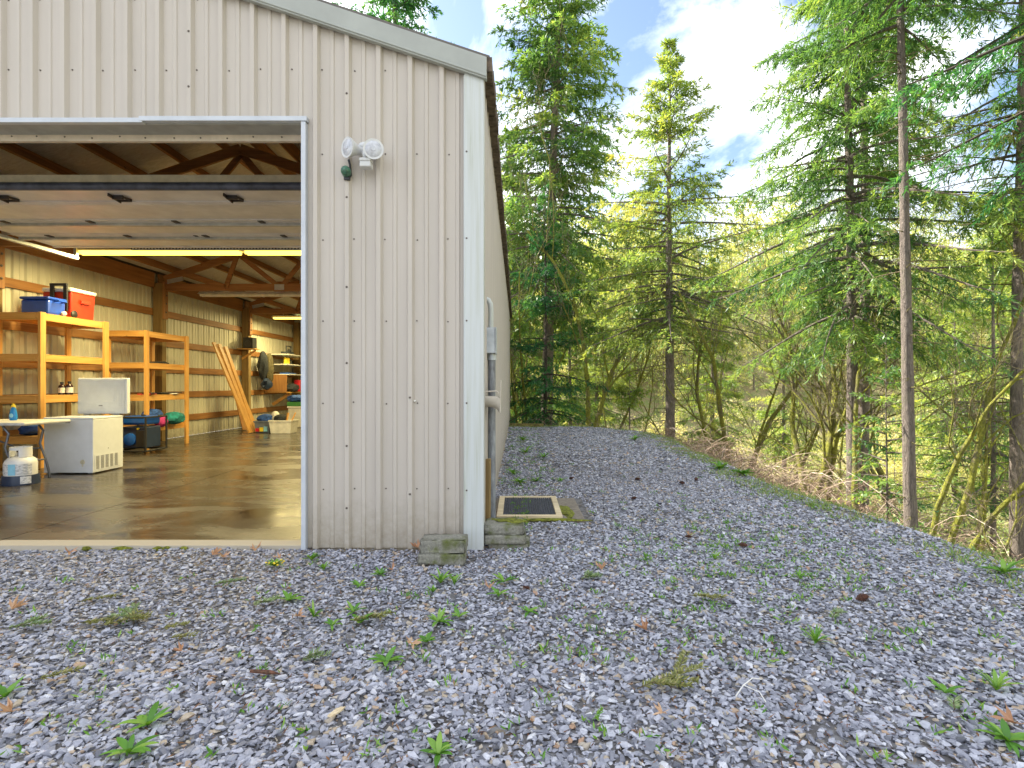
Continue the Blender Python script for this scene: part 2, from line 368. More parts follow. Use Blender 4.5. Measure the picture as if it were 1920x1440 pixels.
class MB:
    def __init__(s): s.v = []; s.f = []; s.m = []
    def add(s, vs, fs, mi=0):
        b = len(s.v); s.v += [Vector(v) for v in vs]
        for f in fs: s.f.append([b + i for i in f]); s.m.append(mi)
    def box(s, x0, x1, y0, y1, z0, z1, mi=0, mx=None):
        vs = [Vector((x, y, z)) for z in (z0, z1) for y in (y0, y1) for x in (x0, x1)]
        if mx is not None: vs = [mx @ v for v in vs]
        s.add(vs, [(0, 2, 3, 1), (4, 5, 7, 6), (0, 1, 5, 4), (2, 6, 7, 3), (0, 4, 6, 2), (1, 3, 7, 5)], mi)
    def bar(s, p, q, w, h, mi=0, up=Vector((0, 0, 1))):
        p = Vector(p); q = Vector(q); d = (q - p).normalized()
        a = d.cross(up)
        if a.length < 1e-4: a = d.cross(Vector((0, 1, 0)))
        a.normalize(); c = a.cross(d)
        vs = [e + a * i * w / 2 + c * j * h / 2 for e in (p, q) for (i, j) in ((-1, -1), (1, -1), (1, 1), (-1, 1))]
        s.add(vs, [(3, 2, 1, 0), (4, 5, 6, 7), (0, 1, 5, 4), (1, 2, 6, 5), (2, 3, 7, 6), (3, 0, 4, 7)], mi)
    def lathe(s, prof, c=(0, 0, 0), axis=(0, 0, 1), n=20, mi=0, sq=1.0):
        q = Vector((0, 0, 1)).rotation_difference(Vector(axis).normalized()); c = Vector(c)
        vs = []
        for (r, z) in prof:
            for k in range(n):
                a = 2 * math.pi * k / n
                vs.append(c + q @ Vector((r * math.cos(a), r * math.sin(a) * sq, z)))
        fs = []
        for i in range(len(prof) - 1):
            for k in range(n):
                fs.append((i * n + k, i * n + (k + 1) % n, (i + 1) * n + (k + 1) % n, (i + 1) * n + k))
        fs.append(tuple(range(n - 1, -1, -1))); fs.append(tuple((len(prof) - 1) * n + k for k in range(n)))
        s.add(vs, fs, mi)
    def tube(s, pts, r, n=8, mi=0):
        pts = [Vector(p) for p in pts]; rs = r if isinstance(r, (list, tuple)) else [r] * len(pts)
        vs = []; fs = []; ref = Vector((0.31, 0.2, 0.93)).normalized()
        for i, p in enumerate(pts):
            d = (pts[min(i + 1, len(pts) - 1)] - pts[max(i - 1, 0)]).normalized()
            a = d.cross(ref)
            if a.length < 0.05: a = d.cross(Vector((1, 0, 0)))
            a.normalize(); c = d.cross(a)
            for k in range(n):
                t = 2 * math.pi * k / n
                vs.append(p + (a * math.cos(t) + c * math.sin(t)) * rs[i])
        for i in range(len(pts) - 1):
            for k in range(n):
                fs.append((i * n + k, i * n + (k + 1) % n, (i + 1) * n + (k + 1) % n, (i + 1) * n + k))
        fs.append(tuple(range(n - 1, -1, -1))); fs.append(tuple((len(pts) - 1) * n + k for k in range(n)))
        s.add(vs, fs, mi)
    def blob(s, c, r, mi=0, seed=0, n=14, lump=0.25):
        rr = random.Random(seed); c = Vector(c); ph = [rr.uniform(0, 6.28) for _ in range(6)]
        vs = []; fs = []; m = n // 2 + 2
        for i in range(m):
            th = math.pi * i / (m - 1)
            for k in range(n):
                a = 2 * math.pi * k / n
                q = 1 + lump * (math.sin(2 * a + ph[0]) * math.sin(3 * th + ph[1]) + 0.6 * math.sin(5 * a + ph[2] + 2 * th) + 0.5 * math.sin(7 * th + ph[3] + 3 * a)) * math.sin(th)
                vs.append(c + Vector((r[0] * math.sin(th) * math.cos(a) * q, r[1] * math.sin(th) * math.sin(a) * q, r[2] * math.cos(th) * (1 + 0.3 * (q - 1)))))
        for i in range(m - 1):
            for k in range(n):
                fs.append((i * n + k, (i + 1) * n + k, (i + 1) * n + (k + 1) % n, i * n + (k + 1) % n))
        s.add(vs, fs, mi)
    def build(s, name, mats, parent=None, bevel=0.0, smooth=False, world=True):
        if not isinstance(mats, (list, tuple)): mats = [mats]
        off = Vector((0, 0, 0))
        if parent is not None and world:
            off = Vector(parent.location)
            if parent.parent is not None: off = off + Vector(parent.parent.location)
        me = bpy.data.meshes.new(name)
        me.from_pydata([tuple(v - off) for v in s.v], [], s.f)
        for m in mats: me.materials.append(m)
        me.polygons.foreach_set('material_index', s.m)
        me.polygons.foreach_set('use_smooth', [smooth] * len(s.f))
        me.update()
        o = link(name, me, parent)
        if bevel:
            bv = o.modifiers.new('bevel', 'BEVEL'); bv.width = bevel; bv.segments = 2; bv.limit_method = 'ANGLE'; bv.angle_limit = R(40)
        if smooth:
            try: me.set_sharp_from_angle(angle=R(42))
            except Exception: pass
        return o

def tubes(paths, radii, sides=5):
    """paths (T,P,3), radii (T,P) -> verts, quads, tube index per face"""
    T, Pn, _ = paths.shape
    tan = np.empty_like(paths)
    tan[:, 1:-1] = paths[:, 2:] - paths[:, :-2]; tan[:, 0] = paths[:, 1] - paths[:, 0]; tan[:, -1] = paths[:, -1] - paths[:, -2]
    tan /= np.linalg.norm(tan, axis=2, keepdims=True) + 1e-9
    ref = np.where(np.abs(tan[:, :1, 2:3]) > 0.8, np.array([[[1.0, 0.13, 0]]]), np.array([[[0.05, 0.08, 1.0]]]))
    a = np.cross(tan, np.broadcast_to(ref, tan.shape)); a /= np.linalg.norm(a, axis=2, keepdims=True) + 1e-9
    c = np.cross(tan, a)
    th = np.arange(sides) * 2 * np.pi / sides
    v = paths[:, :, None, :] + (a[:, :, None, :] * np.cos(th)[None, None, :, None] + c[:, :, None, :] * np.sin(th)[None, None, :, None]) * radii[:, :, None, None]
    idx = np.arange(T * Pn * sides).reshape(T, Pn, sides)
    f = np.stack([idx[:, :-1, :], np.roll(idx[:, :-1, :], -1, 2), np.roll(idx[:, 1:, :], -1, 2), idx[:, 1:, :]], -1)
    fi = np.repeat(np.arange(T), (Pn - 1) * sides)
    return v.reshape(-1, 3), f.reshape(-1, 4), fi

def kites(base, d, up, length, width):
    """elongated kite leaves"""
    d = d / (np.linalg.norm(d, axis=1, keepdims=True) + 1e-9)
    s = np.cross(d, up); s /= np.linalg.norm(s, axis=1, keepdims=True) + 1e-9
    L = length[:, None]; W = width[:, None]
    v = np.stack([base, base + d * L * 0.45 + s * W, base + d * L, base + d * L * 0.45 - s * W], 1)
    f = np.arange(len(base) * 4).reshape(-1, 4)
    return v.reshape(-1, 3), f

# ------------------------------------------------------------------ terrain
def sstep(x, a, b):
    t = np.clip((x - a) / (b - a), 0, 1); return t * t * (3 - 2 * t)
def edge_dist(x, y):
    x = np.asarray(x, float); y = np.asarray(y, float)
    ex = x - (3.12 + 0.14 * np.sin(y * 0.55 + 0.6) + 0.06 * np.sin(y * 1.7)); ey = y - (15.6 + 0.25 * np.sin(x * 0.9) - 0.9 * np.clip(x - 1.2, 0, 3) ** 1.4 * 0.55)
    k = 1.0
    m = np.maximum(ex, ey); h = np.maximum(k - np.abs(ex - ey), 0) / k
    return m + h * h * k * 0.25
def height(x, y):
    x = np.asarray(x, float); y = np.asarray(y, float)
    e = edge_dist(x, y)
    ep = np.maximum(e, 0)
    z = -6.5 * (1 - np.exp(-ep / 9.0)) * sstep(ep, -0.1, 0.5)
    z = z + 25 * sstep(ep, 18, 85) + 26 * sstep(ep, 70, 240)
    und = 0.22 * np.sin(x * 0.8 + 1.3) * np.sin(y * 0.63 + 0.4) + 0.1 * np.sin(x * 2.1 + y * 1.7)
    z = z + und * sstep(ep, 0.4, 4)
    z = z + (0.010 * np.sin(x * 2.3 + 0.5) * np.sin(y * 1.9 + 1.1) - 0.006) * (ep <= 0)
    return z
def axis_pts(lo, hi, c, fine, n):
    t = np.linspace(-1, 1, n); k = 5.2
    s = np.sinh(t * k) / np.sinh(k)
    return np.where(s < 0, c + s * (c - lo), c + s * (hi - c))
gx = axis_pts(-260, 320, 2.5, 0.1, 320); gy = axis_pts(-120, 420, 9.0, 0.1, 340)
XX, YY = np.meshgrid(gx, gy)
ZZ = height(XX, YY)
inside = (XX > -7.5) & (XX < -0.35) & (YY > 4.1) & (YY < 18.4)
ZZ = np.where(inside, -0.15, ZZ)
gv = np.stack([XX, YY, ZZ], -1).reshape(-1, 3)
ny, nx = XX.shape
ii = np.arange(ny * nx).reshape(ny, nx)
gf = np.stack([ii[:-1, :-1], ii[:-1, 1:], ii[1:, 1:], ii[1:, :-1]], -1).reshape(-1, 4)
gm = np_mesh('ground', gv, [gf], [M['ground']], smooth=True)
at = gm.attributes.new('pad', 'FLOAT', 'POINT')
padv = 1 - sstep(edge_dist(XX, YY) + 0.15 * np.sin(XX * 7 + YY * 3), -0.15, 0.25)
padv = padv * (XX > -14) 
at.data.foreach_set('value', padv.ravel().astype(np.float32))
tag(link('ground', gm), kind='structure')

# ------------------------------------------------------------------ gravel stones
def hull_stone(seed):
    r = random.Random(seed); bm = bmesh.new()
    for _ in range(11):
        v = Vector((r.gauss(0, 1), r.gauss(0, 1), r.gauss(0, 1))).normalized()
        v = Vector((v.x * 0.5, v.y * 0.5 * r.uniform(0.55, 0.9), v.z * 0.5)); bm.verts.new(v * r.uniform(0.85, 1.0))
    res = bmesh.ops.convex_hull(bm, input=bm.verts)
    bmesh.ops.delete(bm, geom=[g for g in res['geom_interior'] if isinstance(g, bmesh.types.BMVert)], context='VERTS')
    bmesh.ops.triangulate(bm, faces=bm.faces)
    bm.verts.index_update()
    vs = np.array([v.co[:] for v in bm.verts]); fs = np.array([[v.index for v in f.verts] for f in bm.faces]); bm.free()
    return vs, fs
VARS = [hull_stone(40 + i) for i in range(22)]
def scatter(n, x0, x1, y0, y1):
    return rng.uniform(x0, x1, n), rng.uniform(y0, y1, n)
MAT_R = (-0.19, 0.62, 4.78, 5.78)
sx, sy, sl = [], [], []
def zone(n, x0, x1, y0, y1, lmin, lmean):
    x, y = scatter(n, x0, x1, y0, y1)
    L = np.clip(rng.lognormal(np.log(lmean), 0.38, n), lmin, lmean * 1.9)
    sx.append(x); sy.append(y); sl.append(L)
zone(105000, -4.9, 3.5, 1.0, 4.02, 0.011, 0.0245)
zone(9000, -2.6, 2.8, 1.0, 2.4, 0.016, 0.032)
zone(44000, -0.3, 3.5, 4.0, 8.0, 0.012, 0.027)
zone(28000, -0.3, 3.5, 8.0, 16.4, 0.022, 0.042)
zone(3500, 3.3, 4.6, 1.0, 4.0, 0.014, 0.030)
sx = np.concatenate(sx); sy = np.concatenate(sy); sl = np.concatenate(sl)
e = edge_dist(sx, sy)
keep = (e < 0.12 + rng.normal(0, 0.18, len(sx)))
keep &= ~((sx < -0.25) & (sy > 3.985))
keep &= ~((sx > MAT_R[0] - 0.05) & (sx < MAT_R[1] + 0.05) & (sy > MAT_R[2]) & (sy < MAT_R[3]))
# thin, needle-covered strips where the dirt shows
thin = np.sin(sx * 1.1 + 0.7 * np.sin(sy * 0.9)) * np.sin(sy * 0.8 + 1.2) + 0.4 * np.sin(sx * 3.1 + sy * 2.3)
keep &= ~((thin > 0.75) & (rng.random(len(sx)) < 0.3))
sx, sy, sl = sx[keep], sy[keep], sl[keep]
n = len(sx)
tint = rng.random(n)
patch = 0.5 + 0.5 * np.sin(sx * 0.9 + sy * 0.5)
base = np.clip(rng.beta(1.9, 1.9, n) * 0.88, 0, 0.86)
tint = np.where(rng.random(n) < 0.085, rng.uniform(0.88, 1.0, n), base)
yaw = rng.uniform(0, 2 * np.pi, n); tx = rng.normal(0, 0.26, n); ty = rng.normal(0, 0.26, n)
cy_, sy_ = np.cos(yaw), np.sin(yaw)
def rotm(tx, ty, yaw):
    cx, sxx, cyy, syy, cz, sz = np.cos(tx), np.sin(tx), np.cos(ty), np.sin(ty), np.cos(yaw), np.sin(yaw)
    m = np.empty((len(tx), 3, 3))
    m[:, 0, 0] = cz * cyy; m[:, 0, 1] = cz * syy * sxx - sz * cx; m[:, 0, 2] = cz * syy * cx + sz * sxx
    m[:, 1, 0] = sz * cyy; m[:, 1, 1] = sz * syy * sxx + cz * cx; m[:, 1, 2] = sz * syy * cx - cz * sxx
    m[:, 2, 0] = -syy; m[:, 2, 1] = cyy * sxx; m[:, 2, 2] = cyy * cx
    return m
RM = rotm(tx, ty, yaw)
flat = rng.uniform(0.26, 0.55, n)
zz = height(sx, sy) + sl * 0.05 + rng.uniform(-0.004, 0.010, n)
var = rng.integers(0, len(VARS), n)
V, Fc, Tn = [], [], []; off = 0
for k, (vs, fs) in enumerate(VARS):
    idx = np.where(var == k)[0]
    sc = np.stack([sl[idx] * 1.15, sl[idx] * 1.0, sl[idx] * flat[idx]], -1)
    loc = vs[None] * sc[:, None, :]
    w = np.einsum('nij,nvj->nvi', RM[idx], loc) + np.stack([sx[idx], sy[idx], zz[idx]], -1)[:, None, :]
    V.append(w.reshape(-1, 3)); nv = len(vs)
    Fc.append((fs[None] + (np.arange(len(idx)) * nv)[:, None, None] + off).reshape(-1, 3)); off += len(idx) * nv
    Tn.append(np.repeat(tint[idx], len(fs)))
sm = np_mesh('gravel', np.concatenate(V), [np.concatenate(Fc)], [M['stone']], tint=np.concatenate(Tn))
tag(link('gravel', sm), kind='stuff', label='loose blue grey crushed stone covering the yard beside the barn')
del V, Fc, Tn

# brown needle litter and wood slivers
n = 34000
x = rng.uniform(-4.4, 3.4, n); y = 1.1 + (rng.random(n) ** 1.3) * 9
ok = (edge_dist(x, y) < 0.2) & ~((x < -0.25) & (y > 3.98)) & ~((x > MAT_R[0]) & (x < MAT_R[1]) & (y > MAT_R[2]) & (y < MAT_R[3]))
dens = np.sin(x * 1.1 + 0.7 * np.sin(y * 0.9)) * np.sin(y * 0.8 + 1.2) + 0.4 * np.sin(x * 3.1 + y * 2.3)
ok &= (rng.random(n) < np.clip(0.3 + 0.7 * dens, 0.10, 1))
x, y = x[ok], y[ok]; n = len(x)
a = rng.uniform(0, 6.28, n)
d = np.stack([np.cos(a), np.sin(a), rng.normal(0, 0.25, n)], -1)
v, f = kites(np.stack([x, y, height(x, y) + rng.uniform(0.008, 0.020, n)], -1), d, np.tile([0.1, 0.1, 1.0], (n, 1)), rng.uniform(0.012, 0.045, n), rng.uniform(0.0012, 0.004, n))
tag(link('needle_litter', np_mesh('needle_litter', v, [f], [M['litter']], tint=rng.random(n))), kind='stuff', label='brown fallen needles and bark slivers scattered over the gravel')

# ------------------------------------------------------------------ barn
FY = 4.0; XR = -0.25; XL = -7.57; XP = -3.91; BY = 18.6
OX0, OX1, OZ = -6.41, -1.545, 3.09
RIB = 0.2287; RIB0 = -1.463
barn = thing('pole_barn', 'large beige ribbed steel pole barn with wide open overhead door', 'barn', (XP, FY, 0))
def zroof(x): return 3.55 + (3.71 - abs(x - XP)) / 3.0
def ribprofile(u0, u1, ph):
    """list of (u, out) break points of the ribbed sheet"""
    pts = []
    k0 = int(math.floor((u0 - ph) / RIB)) - 1; k1 = int(math.ceil((u1 - ph) / RIB)) + 1
    for k in range(k0, k1 + 1):
        c = ph + k * RIB
        for du, o in ((-0.029, 0), (-0.015, 0.031), (0.015, 0.031), (0.029, 0),
                      (0.096, 0), (0.103, 0.008), (0.126, 0.008), (0.133, 0)):
            pts.append((c + du, o))
    pts.sort()
    def at(u):
        for (a, oa), (b, ob) in zip(pts, pts[1:]):
            if a <= u <= b: return oa + (ob - oa) * (u - a) / max(b - a, 1e-9)
        return 0
    out = [(u0, at(u0))] + [p for p in pts if u0 + 1e-5 < p[0] < u1 - 1e-5] + [(u1, at(u1))]
    return out
def ztop(x): return 3.395 + (3.66 - abs(x - XP)) / 3.0 + 0.07
b = MB()
brk = [XL, OX0, OX1, XP, XR]
brk = sorted(brk)
for (x0, x1) in zip(brk, brk[1:]):
    pr = ribprofile(x0, x1, RIB0)
    inside_open = (x0 >= OX0 - 1e-6 and x1 <= OX1 + 1e-6)
    z0 = OZ + 0.01 if inside_open else 0.005
    for (ua, oa), (ub, ob) in zip(pr, pr[1:]):
        b.add([(ua, FY - oa, z0), (ub, FY - ob, z0), (ub, FY - ob, ztop(ub)), (ua, FY - oa, ztop(ua))], [(0, 1, 2, 3)])
# screws: rows on the girts, one beside each rib
rr = random.Random(3)
for z in (0.43, 1.06, 1.655, 2.25, 2.875, 3.485, 4.0):
    for k in range(-24, 6):
        x = RIB0 + k * RIB + 0.046 + rr.uniform(-0.006, 0.006)
        if x < XL + 0.05 or x > -0.42: continue
        if OX0 - 0.05 < x < OX1 + 0.04 and z < OZ + 0.06: continue
        if z > ztop(x) - 0.15: continue
        zz_ = z + rr.uniform(-0.008, 0.008)
        b.lathe([(0.006, 0), (0.0058, 0.0025), (0.004, 0.003), (0.004, 0.0065), (0.0, 0.007)], (x, FY - 0.0005, zz_), (0, -1, 0), 8, 1)
for k, zs in ((1, (3.3, 2.55, 1.9, 1.35, 0.75, 0.3)), (3, (0.4, 1.1)), (-4, (3.35, 3.75)), (-12, (3.3, 3.7))):
    for z in zs: b.lathe([(0.0085, 0), (0.007, 0.004), (0.0, 0.006)], (RIB0 + k * RIB, FY - 0.0312, z), (0, -1, 0), 8, 1)
for (px, py) in ((651, 250), (711, 250), (778, 752)):
    p = P(px, py, FY - 0.012)
    b.blob((p.x, p.y, p.z), (0.009, 0.012, 0.016 if py < 300 else 0.009), 2, px, 10)
b.build('front_wall', [M['siding'], M['screw'], M['white_pl']], barn)
def sheet(name, xw, sgn, m):
    b = MB(); pr = ribprofile(FY, BY, FY + 0.1)
    for (ua, oa), (ub, ob) in zip(pr, pr[1:]):
        b.add([(xw + sgn * oa, ua, 0.03), (xw + sgn * ob, ub, 0.03), (xw + sgn * ob, ub, 3.52), (xw + sgn * oa, ua, 3.52)], [(0, 1, 2, 3)])
    return b.build(name, m, barn)
sheet('side_wall', XR - 0.022, 1, M['siding']); sheet('side_wall', XL, -1, M['panel_back'])
b = MB(); pr = ribprofile(XL, XR - 0.022, RIB0)
for (ua, oa), (ub, ob) in zip(pr, pr[1:]):
    b.add([(ua, BY + oa, 0.03), (ub, BY + ob, 0.03), (ub, BY + ob, ztop(ub)), (ua, BY + oa, ztop(ua))], [(0, 1, 2, 3)])
b.build('back_wall', M['panel_back'], barn)
# roof skins with the insulation under them
for s in (-1, 1):
    xe = XP + s * 3.71; b = MB()
    def rv(dz): return [(xe, FY - 0.02, zroof(xe) + dz), (xe, BY + 0.1, zroof(xe) + dz), (XP, BY + 0.1, zroof(XP) + dz), (XP, FY - 0.02, zroof(XP) + dz)]
    b.add(rv(0) + rv(0.03), [(0, 1, 2, 3), (7, 6, 5, 4), (0, 4, 5, 1), (1, 5, 6, 2), (2, 6, 7, 3), (3, 7, 4, 0)])
    b.build('roof', M['roof'], barn)
    b = MB(); xi = XP + s * 3.60; N = 60
    vs = []
    for i in range(N + 1):
        yy = FY + 0.12 + (BY - FY - 0.2) * i / N
        for j in range(9):
            xx = XP + (xi - XP) * j / 8
            vs.append((xx, yy, zroof(xx) - 0.022 - 0.012 * rr.random()))
    b.add(vs, [(i * 9 + j, i * 9 + j + 1, (i + 1) * 9 + j + 1, (i + 1) * 9 + j) for i in range(N) for j in range(8)])
    b.build('roof_insulation', M['insulation'], barn, smooth=True)
    # rake trim along the gable
    b = MB(); xo = XP + s * 3.69
    def zl(x): return 3.395 + (3.66 - abs(x - XP)) / 3.0
    A = [(xo, zl(xo)), (XP, zl(XP)), (XP, zl(XP) + 0.158), (xo, zl(xo) + 0.158)]
    vs = [(x, FY - 0.068, z) for x, z in A] + [(x, FY - 0.024, z) for x, z in A]
    b.add(vs, [(0, 1, 2, 3), (7, 6, 5, 4), (0, 4, 5, 1), (1, 5, 6, 2), (2, 6, 7, 3), (3, 7, 4, 0)])
    B = [(xo, zl(xo) + 0.012), (XP, zl(XP) + 0.012), (XP, zl(XP) + 0.03), (xo, zl(xo) + 0.03)]
    vs = [(x, FY - 0.076, z) for x, z in B] + [(x, FY - 0.066, z) for x, z in B]
    b.add(vs, [(0, 1, 2, 3), (7, 6, 5, 4), (0, 4, 5, 1), (1, 5, 6, 2), (2, 6, 7, 3), (3, 7, 4, 0)])
    b.build('rake_trim', M['rake'], barn, bevel=0.004)
    # dark eave edge, ragged with needles
    b = MB(); NN = 90
    for i in range(NN):
        y0 = FY - 0.04 + (BY - FY + 0.15) * i / NN; y1 = FY - 0.04 + (BY - FY + 0.15) * (i + 1) / NN
        q = rr.uniform(0, 0.02); xa, xb = XP + s * 3.665, XP + s * (3.725 + q)
        b.box(min(xa, xb), max(xa, xb), y0, y1 - 0.004, 3.455 - q, 3.548 + rr.uniform(0, 0.01))
    b.build('eave_edge', M['eave'], barn)
# corner trims
b = MB(); b.box(-0.382, -0.243, FY - 0.042, FY - 0.034, 0.0, 3.44); b.box(-0.2515, -0.243, FY - 0.034, FY + 0.105, 0.0, 3.45)
b.box(-0.388, -0.376, FY - 0.038, FY - 0.0315, 0.0, 3.43)
for z in (0.43, 1.06, 1.655, 2.25, 2.875): b.lathe([(0.007, 0), (0.006, 0.004), (0, 0.005)], (-0.366, FY - 0.0421, z), (0, -1, 0), 8, 1)
b.build('corner_trim', [M['trim_white'], M['screw']], barn)
b = MB(); b.box(XL - 0.008, XL + 0.13, FY - 0.034, FY - 0.026, 0, 3.44); b.build('corner_trim', M['trim_white'], barn)
# opening trim
b = MB()
b.box(OX1 - 0.015, OX1 + 0.018, FY - 0.045, FY + 0.02, 0.0, OZ + 0.0)
b.box(OX1 - 0.008, OX1 + 0.004, FY + 0.02, FY + 0.17, 0.0, OZ - 0.002)
b.build('door_jamb', M['frame_white'], barn, bevel=0.002)
b = MB()
b.box(OX0 - 0.032, OX0 + 0.015, FY - 0.04, FY + 0.17, 0.0, OZ); b.build('door_jamb', M['frame_white'], barn, bevel=0.002)
xm = P(268, 228, 4).x
b = MB(); b.box(xm, OX1 + 0.026, FY - 0.046, FY - 0.001, OZ + 0.006, OZ + 0.040); b.box(OX0 - 0.03, xm + 0.02, FY - 0.042, FY - 0.001, OZ - 0.004, OZ + 0.030)
b.build('head_trim', M['frame_white'], barn, bevel=0.002)
b = MB(); b.box(OX0 - 0.1, OX1 + 0.1, FY + 0.002, FY + 0.165, OZ + 0.0, OZ + 0.26); b.build('header_beam', simple('grey_header_flashing', (0.30, 0.30, 0.28), 0.5), barn)
b = MB(); b.box(OX0 - 0.05, OX1 + 0.05, FY + 0.167, FY + 0.20, OZ - 0.048, OZ + 0.07)
for i in range(17):
    x = OX1 - 0.25 - i * 0.205 + rr.uniform(-0.01, 0.01)
    b.lathe([(0.007, 0), (0.006, 0.003), (0, 0.004)], (x, FY + 0.1665, OZ - 0.02 + rr.uniform(-0.008, 0.01)), (0, -1, 0), 8, 1)
b.build('head_board', [simple('pale_head_board', (0.52, 0.45, 0.36), 0.5, var=0.08), M['screw']], barn)
b = MB(); b.box(OX1 + 0.006, OX1 + 0.14, FY + 0.004, FY + 0.14, 0.03, 3.34); b.build('post', M['old_z'], barn)
b = MB(); b.box(OX0 - 0.14, OX0 - 0.034, FY + 0.004, FY + 0.14, 0.03, 3.34); b.build('post', M['old_z'], barn)
# posts, plates, girts
PY = [4.11, 7.75, 11.40, 15.05, 18.50]
for i, y in enumerate(PY):
    for s, xw in ((1, XL), (-1, XR - 0.03)):
        x0 = xw + s * 0.045; x1 = xw + s * 0.235
        b = MB(); b.box(min(x0, x1), max(x0, x1), y - 0.07, y + 0.07, 0.0, 3.30, 0)
        if 0 < i < 4:
            xa, xb = xw + s * 0.237, xw + s * 0.275
            b.box(min(xa, xb), max(xa, xb), y - 0.065, y + 0.065, 2.56, 3.33, 1)
            for z in (2.7, 2.88, 3.05): b.lathe([(0.02, 0), (0.018, 0.012), (0, 0.016)], (xw + s * 0.275, y + rr.uniform(-.02, .02), z), (s, 0, 0), 8, 2)
        b.build('post', [M['old_z'], M['beam_z'], M['screw']], barn, bevel=0.004)
GZ = [0.45, 0.98, 1.52, 2.08, 2.71]
for s, xw in ((1, XL), (-1, XR - 0.03)):
    for z in GZ:
        x0 = xw + s * 0.006; x1 = xw + s * 0.044; b = MB()
        for ya, yb in zip(PY, PY[1:]):
            b.box(min(x0, x1), max(x0, x1), ya + 0.01, yb - 0.012, z - 0.07, z + 0.07)
        b.build('girt', M['beam_y'], barn, bevel=0.003)
    x0 = xw + s * 0.046; x1 = xw + s * 0.086; b = MB()
    for ya, yb in zip(PY, PY[1:]): b.box(min(x0, x1), max(x0, x1), ya + 0.075, yb - 0.075, 3.20, 3.505)
    b.build('eave_plate', M['beam_y'], barn, bevel=0.003)
for z in (0.98, 2.08):
    b = MB(); b.box(XL + 0.3, XR - 0.3, BY - 0.05, BY - 0.008, z - 0.07, z + 0.07); b.build('girt', M['beam_x'], barn)
# purlins
for s in (-1, 1):
    for k in range(6):
        xc = XP + s * (0.25 + k * 0.60); zc = zroof(xc) - 0.115
        b = MB(); ang = math.atan(1 / 3.0) * s
        mx = Matrix.Translation((xc, 0, zc)) @ Matrix.Rotation(ang, 4, 'Y')
        b.box(-0.019, 0.019, FY + 0.21, BY - 0.1, -0.07, 0.07, 0, mx); b.build('purlin', M['beam_y'], barn)
# trusses
for y in PY[1:4]:
    b = MB()
    for s in (-1, 1):
        def T(t, dz=-0.265): x = XP + s * 3.42 * t; return Vector((x, y, zroof(x) + dz))
        b.bar(T(1), T(0.0), 0.038, 0.14, 0); B0 = 3.22
        def Q(t): return Vector((XP + s * 3.42 * t, y, B0))
        b.bar(T(0.55) + Vector((0, 0.04, 0)), Q(0.30) + Vector((0, 0.04, 0)), 0.036, 0.09)
        b.bar(T(0.0) + Vector((0, 0.04, -.05)), Q(0.30) + Vector((0, 0.04, 0)), 0.036, 0.09)
        b.bar(T(0.88) + Vector((0, -0.04, 0)), Q(0.62) + Vector((0, -0.04, 0)), 0.036, 0.09)
        b.bar(T(0.55) + Vector((0, -0.04, 0)), Q(0.62) + Vector((0, -0.04, 0)), 0.036, 0.09)
        b.bar((XP + s * 3.35, y - 0.022, 3.33), (XP + s * 3.02, y - 0.022, 3.40), 0.004, 0.09, 1)
        b.bar((XP + s * 3.42 * 0.30 - .1, y - 0.022, B0), (XP + s * 3.42 * 0.30 + .1, y - 0.022, B0), 0.004, 0.12, 1)
    b.bar((XP - 3.42, y, B0), (XP + 3.42, y, B0), 0.038, 0.14)
    b.build('roof_truss', [M['beam_x'], M['rail']], barn)
for (z, y, x0, x1) in ((3.72, 10.2, -5.6, -2.2), (3.52, 12.6, -5.6, -2.2)):
    b = MB(); b.box(x0, x1, y - 0.02, y + 0.02, z - 0.045, z + 0.045); b.build('lateral_brace', M['beam_x'], barn)
# raised overhead door
DZ = 3.115
odoor = thing('overhead_door', None, None); odoor.parent = barn
del_loc = Vector((0, 1.2, 0)); odoor.location = del_loc
XA, XB = OX0 - 0.03, OX1 + 0.02
ys = [5.22, 5.80, 6.42, 7.03, 7.66]
for i in range(4):
    b = MB(); b.box(XA, XB, ys[i] + 0.006, ys[i + 1] - 0.006, DZ, DZ + 0.045)
    b.box(XA, XB, ys[i] + 0.012, ys[i] + 0.05, DZ - 0.012, DZ - 0.001) if i else None
    b.box(XA, XB, ys[i + 1] - 0.06, ys[i + 1] - 0.012, DZ - 0.014, DZ - 0.001)
    b.build('door_section', M['door_in'], odoor, bevel=0.002)
for i in (2, 3):
    b = MB(); y = ys[i]
    b.box(XA, XB, y + 0.054, y + 0.105, DZ - 0.045, DZ - 0.001); b.build('strut', M['rail'], odoor, bevel=0.002)
    for k in range(5):
        b = MB(); x = XA + 0.45 + k * 1.0; b.box(x - 0.03, x + 0.03, y - 0.05, y + 0.04, DZ - 0.024, DZ - 0.0145); b.build('hinge', M['dark_metal'], odoor)
b = MB(); b.box(XA, XB, ys[0] - 0.03, ys[0] + 0.004, DZ - 0.005, DZ + 0.065); b.build('bottom_rail', M['alu'], odoor, bevel=0.003)
b = MB(); b.tube([(XA, ys[0] - 0.028, DZ - 0.045), (XB, ys[0] - 0.028, DZ - 0.045)], 0.038, 12); b.build('weather_seal', M['rubber'], odoor, smooth=True)
